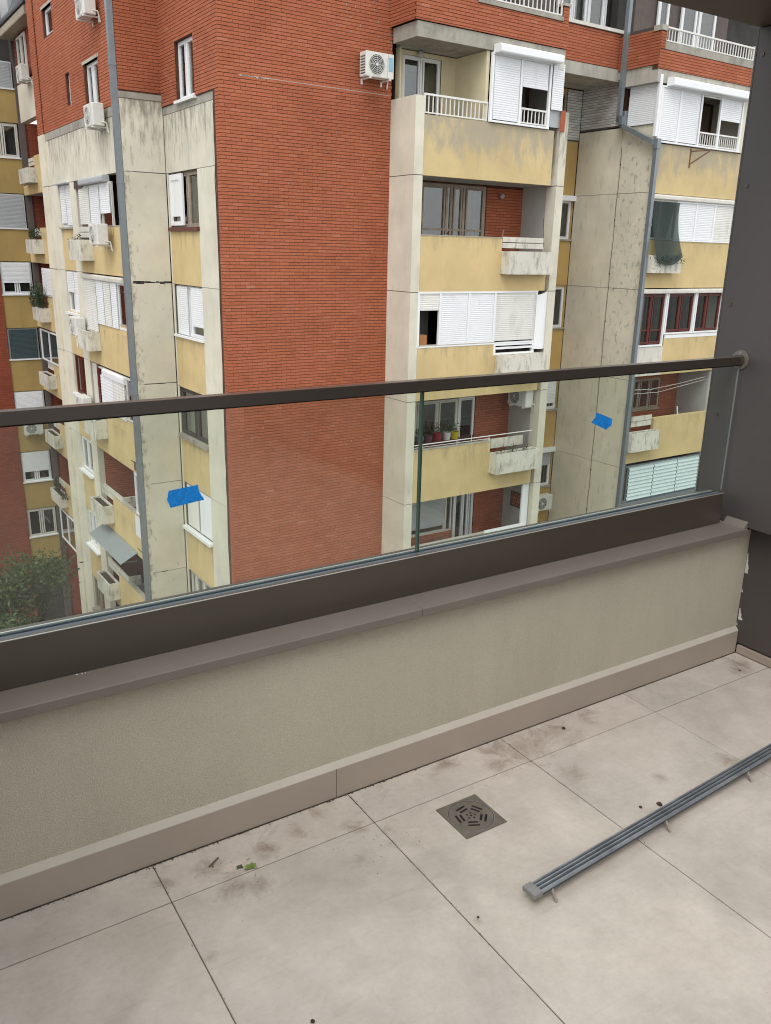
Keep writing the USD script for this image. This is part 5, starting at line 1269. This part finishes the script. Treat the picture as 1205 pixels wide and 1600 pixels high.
pc = T('painting', 'dark red-brown framed picture hanging on the side wall of the lowest balcony', 'picture', (17.6, 18.65, -7.61))
LPW = PL('L', 17.618)
P(pc, 'frame', pb(LPW, 18.39, 18.92, .0, .03, -7.61, -7.12), M['frame_dark'])
m = pb(LPW, 18.44, 18.87, .031, .034, -7.56, -7.17)
usd_p = usdkit.material(stage, '/World/Looks/picture_paint', {'g': ('geometry', {}), 'v': ('voronoi_texture', {'scale': 14.0}), 'r': ('rgb_ramp', {'ramp': [(0, (.05, .02, .015)), (.45, (.22, .06, .03)), (.8, (.35, .18, .09))]}), 'p': ('principled_bsdf', {'roughness': .6})}, [('g.position', 'v.vector'), ('v.distance', 'r.fac'), ('r.color', 'p.base_color')], surface='p.BSDF')
P(pc, 'canvas', m, usd_p)
tb = T('balcony_table', 'low white table with a basket on the lowest visible balcony', 'table', RF.pt(14.4, -.9, -9.2))
m = MB(); RF.box(m, 13.2, 15.35, -1.15, -.70, -8.46, -8.42); P(tb, 'table_top', m, M['steel_white'])
for x in (13.25, 15.30):
    for d in (-1.12, -.73): P(tb, 'leg', pb(RF, x - .02, x + .02, d - .02, d + .02, -9.2, -8.46), M['steel_white'])
bk = T('basket', 'round brown woven basket on the white balcony table', 'basket', RF.pt(14.85, -.92, -8.42))
m = trimesh.creation.revolve(np.array([(0, 0), (.15, 0), (.21, .09), (.22, .12), (.19, .11), (.14, .03), (0, .03)]), sections=28); m.apply_translation(bk.base); P(bk, 'bowl', (m.vertices, m.faces), M['rust'], smooth=40)
bt = T('bowl', 'small dark bowl left of the basket on the balcony table', 'bowl', RF.pt(14.45, -.92, -8.42))
m = trimesh.creation.revolve(np.array([(0, 0), (.05, 0), (.09, .06), (.08, .06), (.045, .015), (0, .015)]), sections=20); m.apply_translation(bt.base); P(bt, 'dish', (m.vertices, m.faces), M['frame_dark'], smooth=40)
# plants
plants('planter_plant', 'low green plants in the balcony planter right of the yellow parapet', 'plant', RF, 15.9, 17.35, .08, .26, -5.55, .22, 150, 'leaf_mid', 5, size=.06)
plants('planter_plant', 'bushy dark green shrub spilling from the far left loggia planter', 'plant', LN, 37.0, 38.5, .05, .4, -2.5, 1.15, 620, 'leaf_dark', 6, hang=.5, size=.11)
plants('planter_plant', 'small plant tuft in the upper far-left loggia planter', 'plant', LN, 37.0, 38.2, .05, .35, .25, .6, 220, 'leaf_dark', 7, hang=.3, size=.09)
plants('planter_plant', 'dark moss and weeds in the stained planter below the half-open shutters', 'plant', L2, 26.1, 27.2, .10, .3, .10, .2, 150, 'leaf_dark', 12, hang=.2, size=.06)
plants('planter_plant', 'dry weeds in the planter just below the handrail on the left flank', 'plant', L2, 26.1, 27.2, .10, .32, -5.2, .3, 170, 'leaf_dark', 8, hang=.35, size=.06)
plants('planter_plant', 'green plant in the far-left loggia low behind the glass', 'plant', LN, 36.4, 38.4, .05, .3, -10.5, .8, 260, 'leaf_dark', 13, hang=.3, size=.1)
plants('hanging_plant', 'dark climbing plant gathered in the bottom of the green shade net', 'plant', RF, 21.7, 23.0, .20, .42, -.02, .16, 420, 'leaf_dark', 9, hang=.36, size=.06)
nt = T('shade_net', 'dark green shade net hung over the planter beside three white shutters', 'net', RF.pt(22.3, .1, 0)); nm = MB(); N = 14
for i in range(N):
    for j in range(N):
        def q(i_, j_):
            s, t_ = i_ / N, j_ / N
            top, bot = 1.62, .02 - .26 * math.sin(math.pi * s)
            a = 21.63 + 1.3 * s + .10 * t_ * math.sin(3 * s) - .06 * math.sin(math.pi * t_) * s
            return (a, .05 + .34 * t_ ** 1.5 + .02 * math.sin(9 * s + 2 * t_), top + (bot - top) * t_)
        if (i * 7 + j * 3) % 2 or j > 8: RF.quad(nm, [q(i, j + 1), q(i + 1, j + 1), q(i + 1, j), q(i, j)])
net_m = usdkit.material(stage, '/World/Looks/shade_net_cloth', {'d': ('principled_bsdf', {'base_color': (.012, .02, .017), 'roughness': .9}), 't': ('transparent_bsdf', {'color': (.45, .55, .52)}), 'm': ('mix_closure', {'fac': .30})}, [('d.BSDF', 'm.closure1'), ('t.BSDF', 'm.closure2')], surface='m.closure')
nm = MB()
for i in range(N):
    for j in range(N):
        pts = []
        for (ii, jj) in ((i, j + 1), (i + 1, j + 1), (i + 1, j), (i, j)):
            s, t_ = ii / N, jj / N
            top, bot = 1.62, .02 - .26 * math.sin(math.pi * s)
            pts.append((21.63 + 1.3 * s - .08 * math.sin(math.pi * t_) * s, .05 + .36 * t_ ** 1.5 + .02 * math.sin(9 * s + 2 * t_), top + (bot - top) * t_))
        RF.quad(nm, pts)
P(nt, 'cloth', nm, net_m, smooth=True)

# ------------------------------------------------------------------ tree in the courtyard, its crown reaching the lower storeys
tr = T('tree', 'leafy dark green tree at lower left in front of the far building', 'tree', (3.6, 27.5, GZ))
r = random.Random(21); tm = MB()
b0 = np.array([3.6, 27.5, GZ])


def limb(m, pts, r0, r1):
    for i in range(len(pts) - 1):
        a = r0 + (r1 - r0) * i / (len(pts) - 1); b = r0 + (r1 - r0) * (i + 1) / (len(pts) - 1)
        p, q = np.array(pts[i]), np.array(pts[i + 1]); d = (q - p) / np.linalg.norm(q - p)
        s = np.cross(d, (0, 0, 1) if abs(d[2]) < .9 else (1, 0, 0)); s /= np.linalg.norm(s); t = np.cross(d, s); n = 7
        an = np.linspace(0, 2 * math.pi, n, endpoint=False)
        v = np.vstack([p + a * (np.cos(an)[:, None] * s + np.sin(an)[:, None] * t), q + b * (np.cos(an)[:, None] * s + np.sin(an)[:, None] * t)])
        m.add(v, [(i_, (i_ + 1) % n, n + (i_ + 1) % n, n + i_) for i_ in range(n)])


top = b0 + (0.3, .1, 9.0)
limb(tm, [b0, b0 + (.1, 0, 2.2), b0 + (0, .1, 4.6), top], .20, .09)
P(tr, 'trunk', tm, M['bark'], smooth=40)
cm, lm = [MB(), MB()], MB(); clumps = []
for q in cm: q.tone = []
for k in range(46):
    a, e = r.uniform(0, 2 * math.pi), r.uniform(-.15, 1.1)
    st = b0 + (0.2, 0, r.uniform(4.6, 8.6)); ln = r.uniform(.9, 2.0)
    en = st + np.array([math.cos(a) * math.cos(e), math.sin(a) * math.cos(e), math.sin(e) * .9]) * ln
    en[2] = min(en[2], GZ + 10.6)
    mid = (st + en) / 2 + np.array([r.gauss(0, .1), r.gauss(0, .1), .12])
    limb(lm, [st, mid, en], .035, .008); clumps += [(en, .5), (mid, .42), (en + np.array([r.gauss(0, .3), r.gauss(0, .3), r.gauss(.1, .25)]), .42)]
for ci, (c, s) in enumerate(clumps):
    for _ in range(85):
        p = c + np.array([r.gauss(0, s * .62), r.gauss(0, s * .62), r.gauss(0, s * .40)])
        leaf(cm[0 if r.random() < .6 else 1], p, r.uniform(.11, .21), r)
P(tr, 'limbs', lm, M['bark'], smooth=40)
for i, mt in enumerate(('tree_leaf', 'tree_leaf_light')):
    col = ((.045, .075, .024), (.085, .12, .04))[i]
    M[mt] = usdkit.material(stage, f'/World/Looks/{mt}', {'oi': ('attribute', {'attribute': 'tone'}), 'hs': ('rgb_ramp', {'ramp': [(0, [c * .6 for c in col]), (1, [c * 1.35 for c in col])]}), 'd': ('principled_bsdf', {'roughness': .55}), 't': ('translucent_bsdf', {'color': [c * 1.6 for c in col]}), 'm': ('mix_closure', {'fac': .3})},
        [('oi.fac', 'hs.fac'), ('hs.color', 'd.base_color'), ('d.BSDF', 'm.closure1'), ('t.BSDF', 'm.closure2')], surface='m.closure')
    P(tr, 'crown', cm[i], M[mt], tone=cm[i].tone)
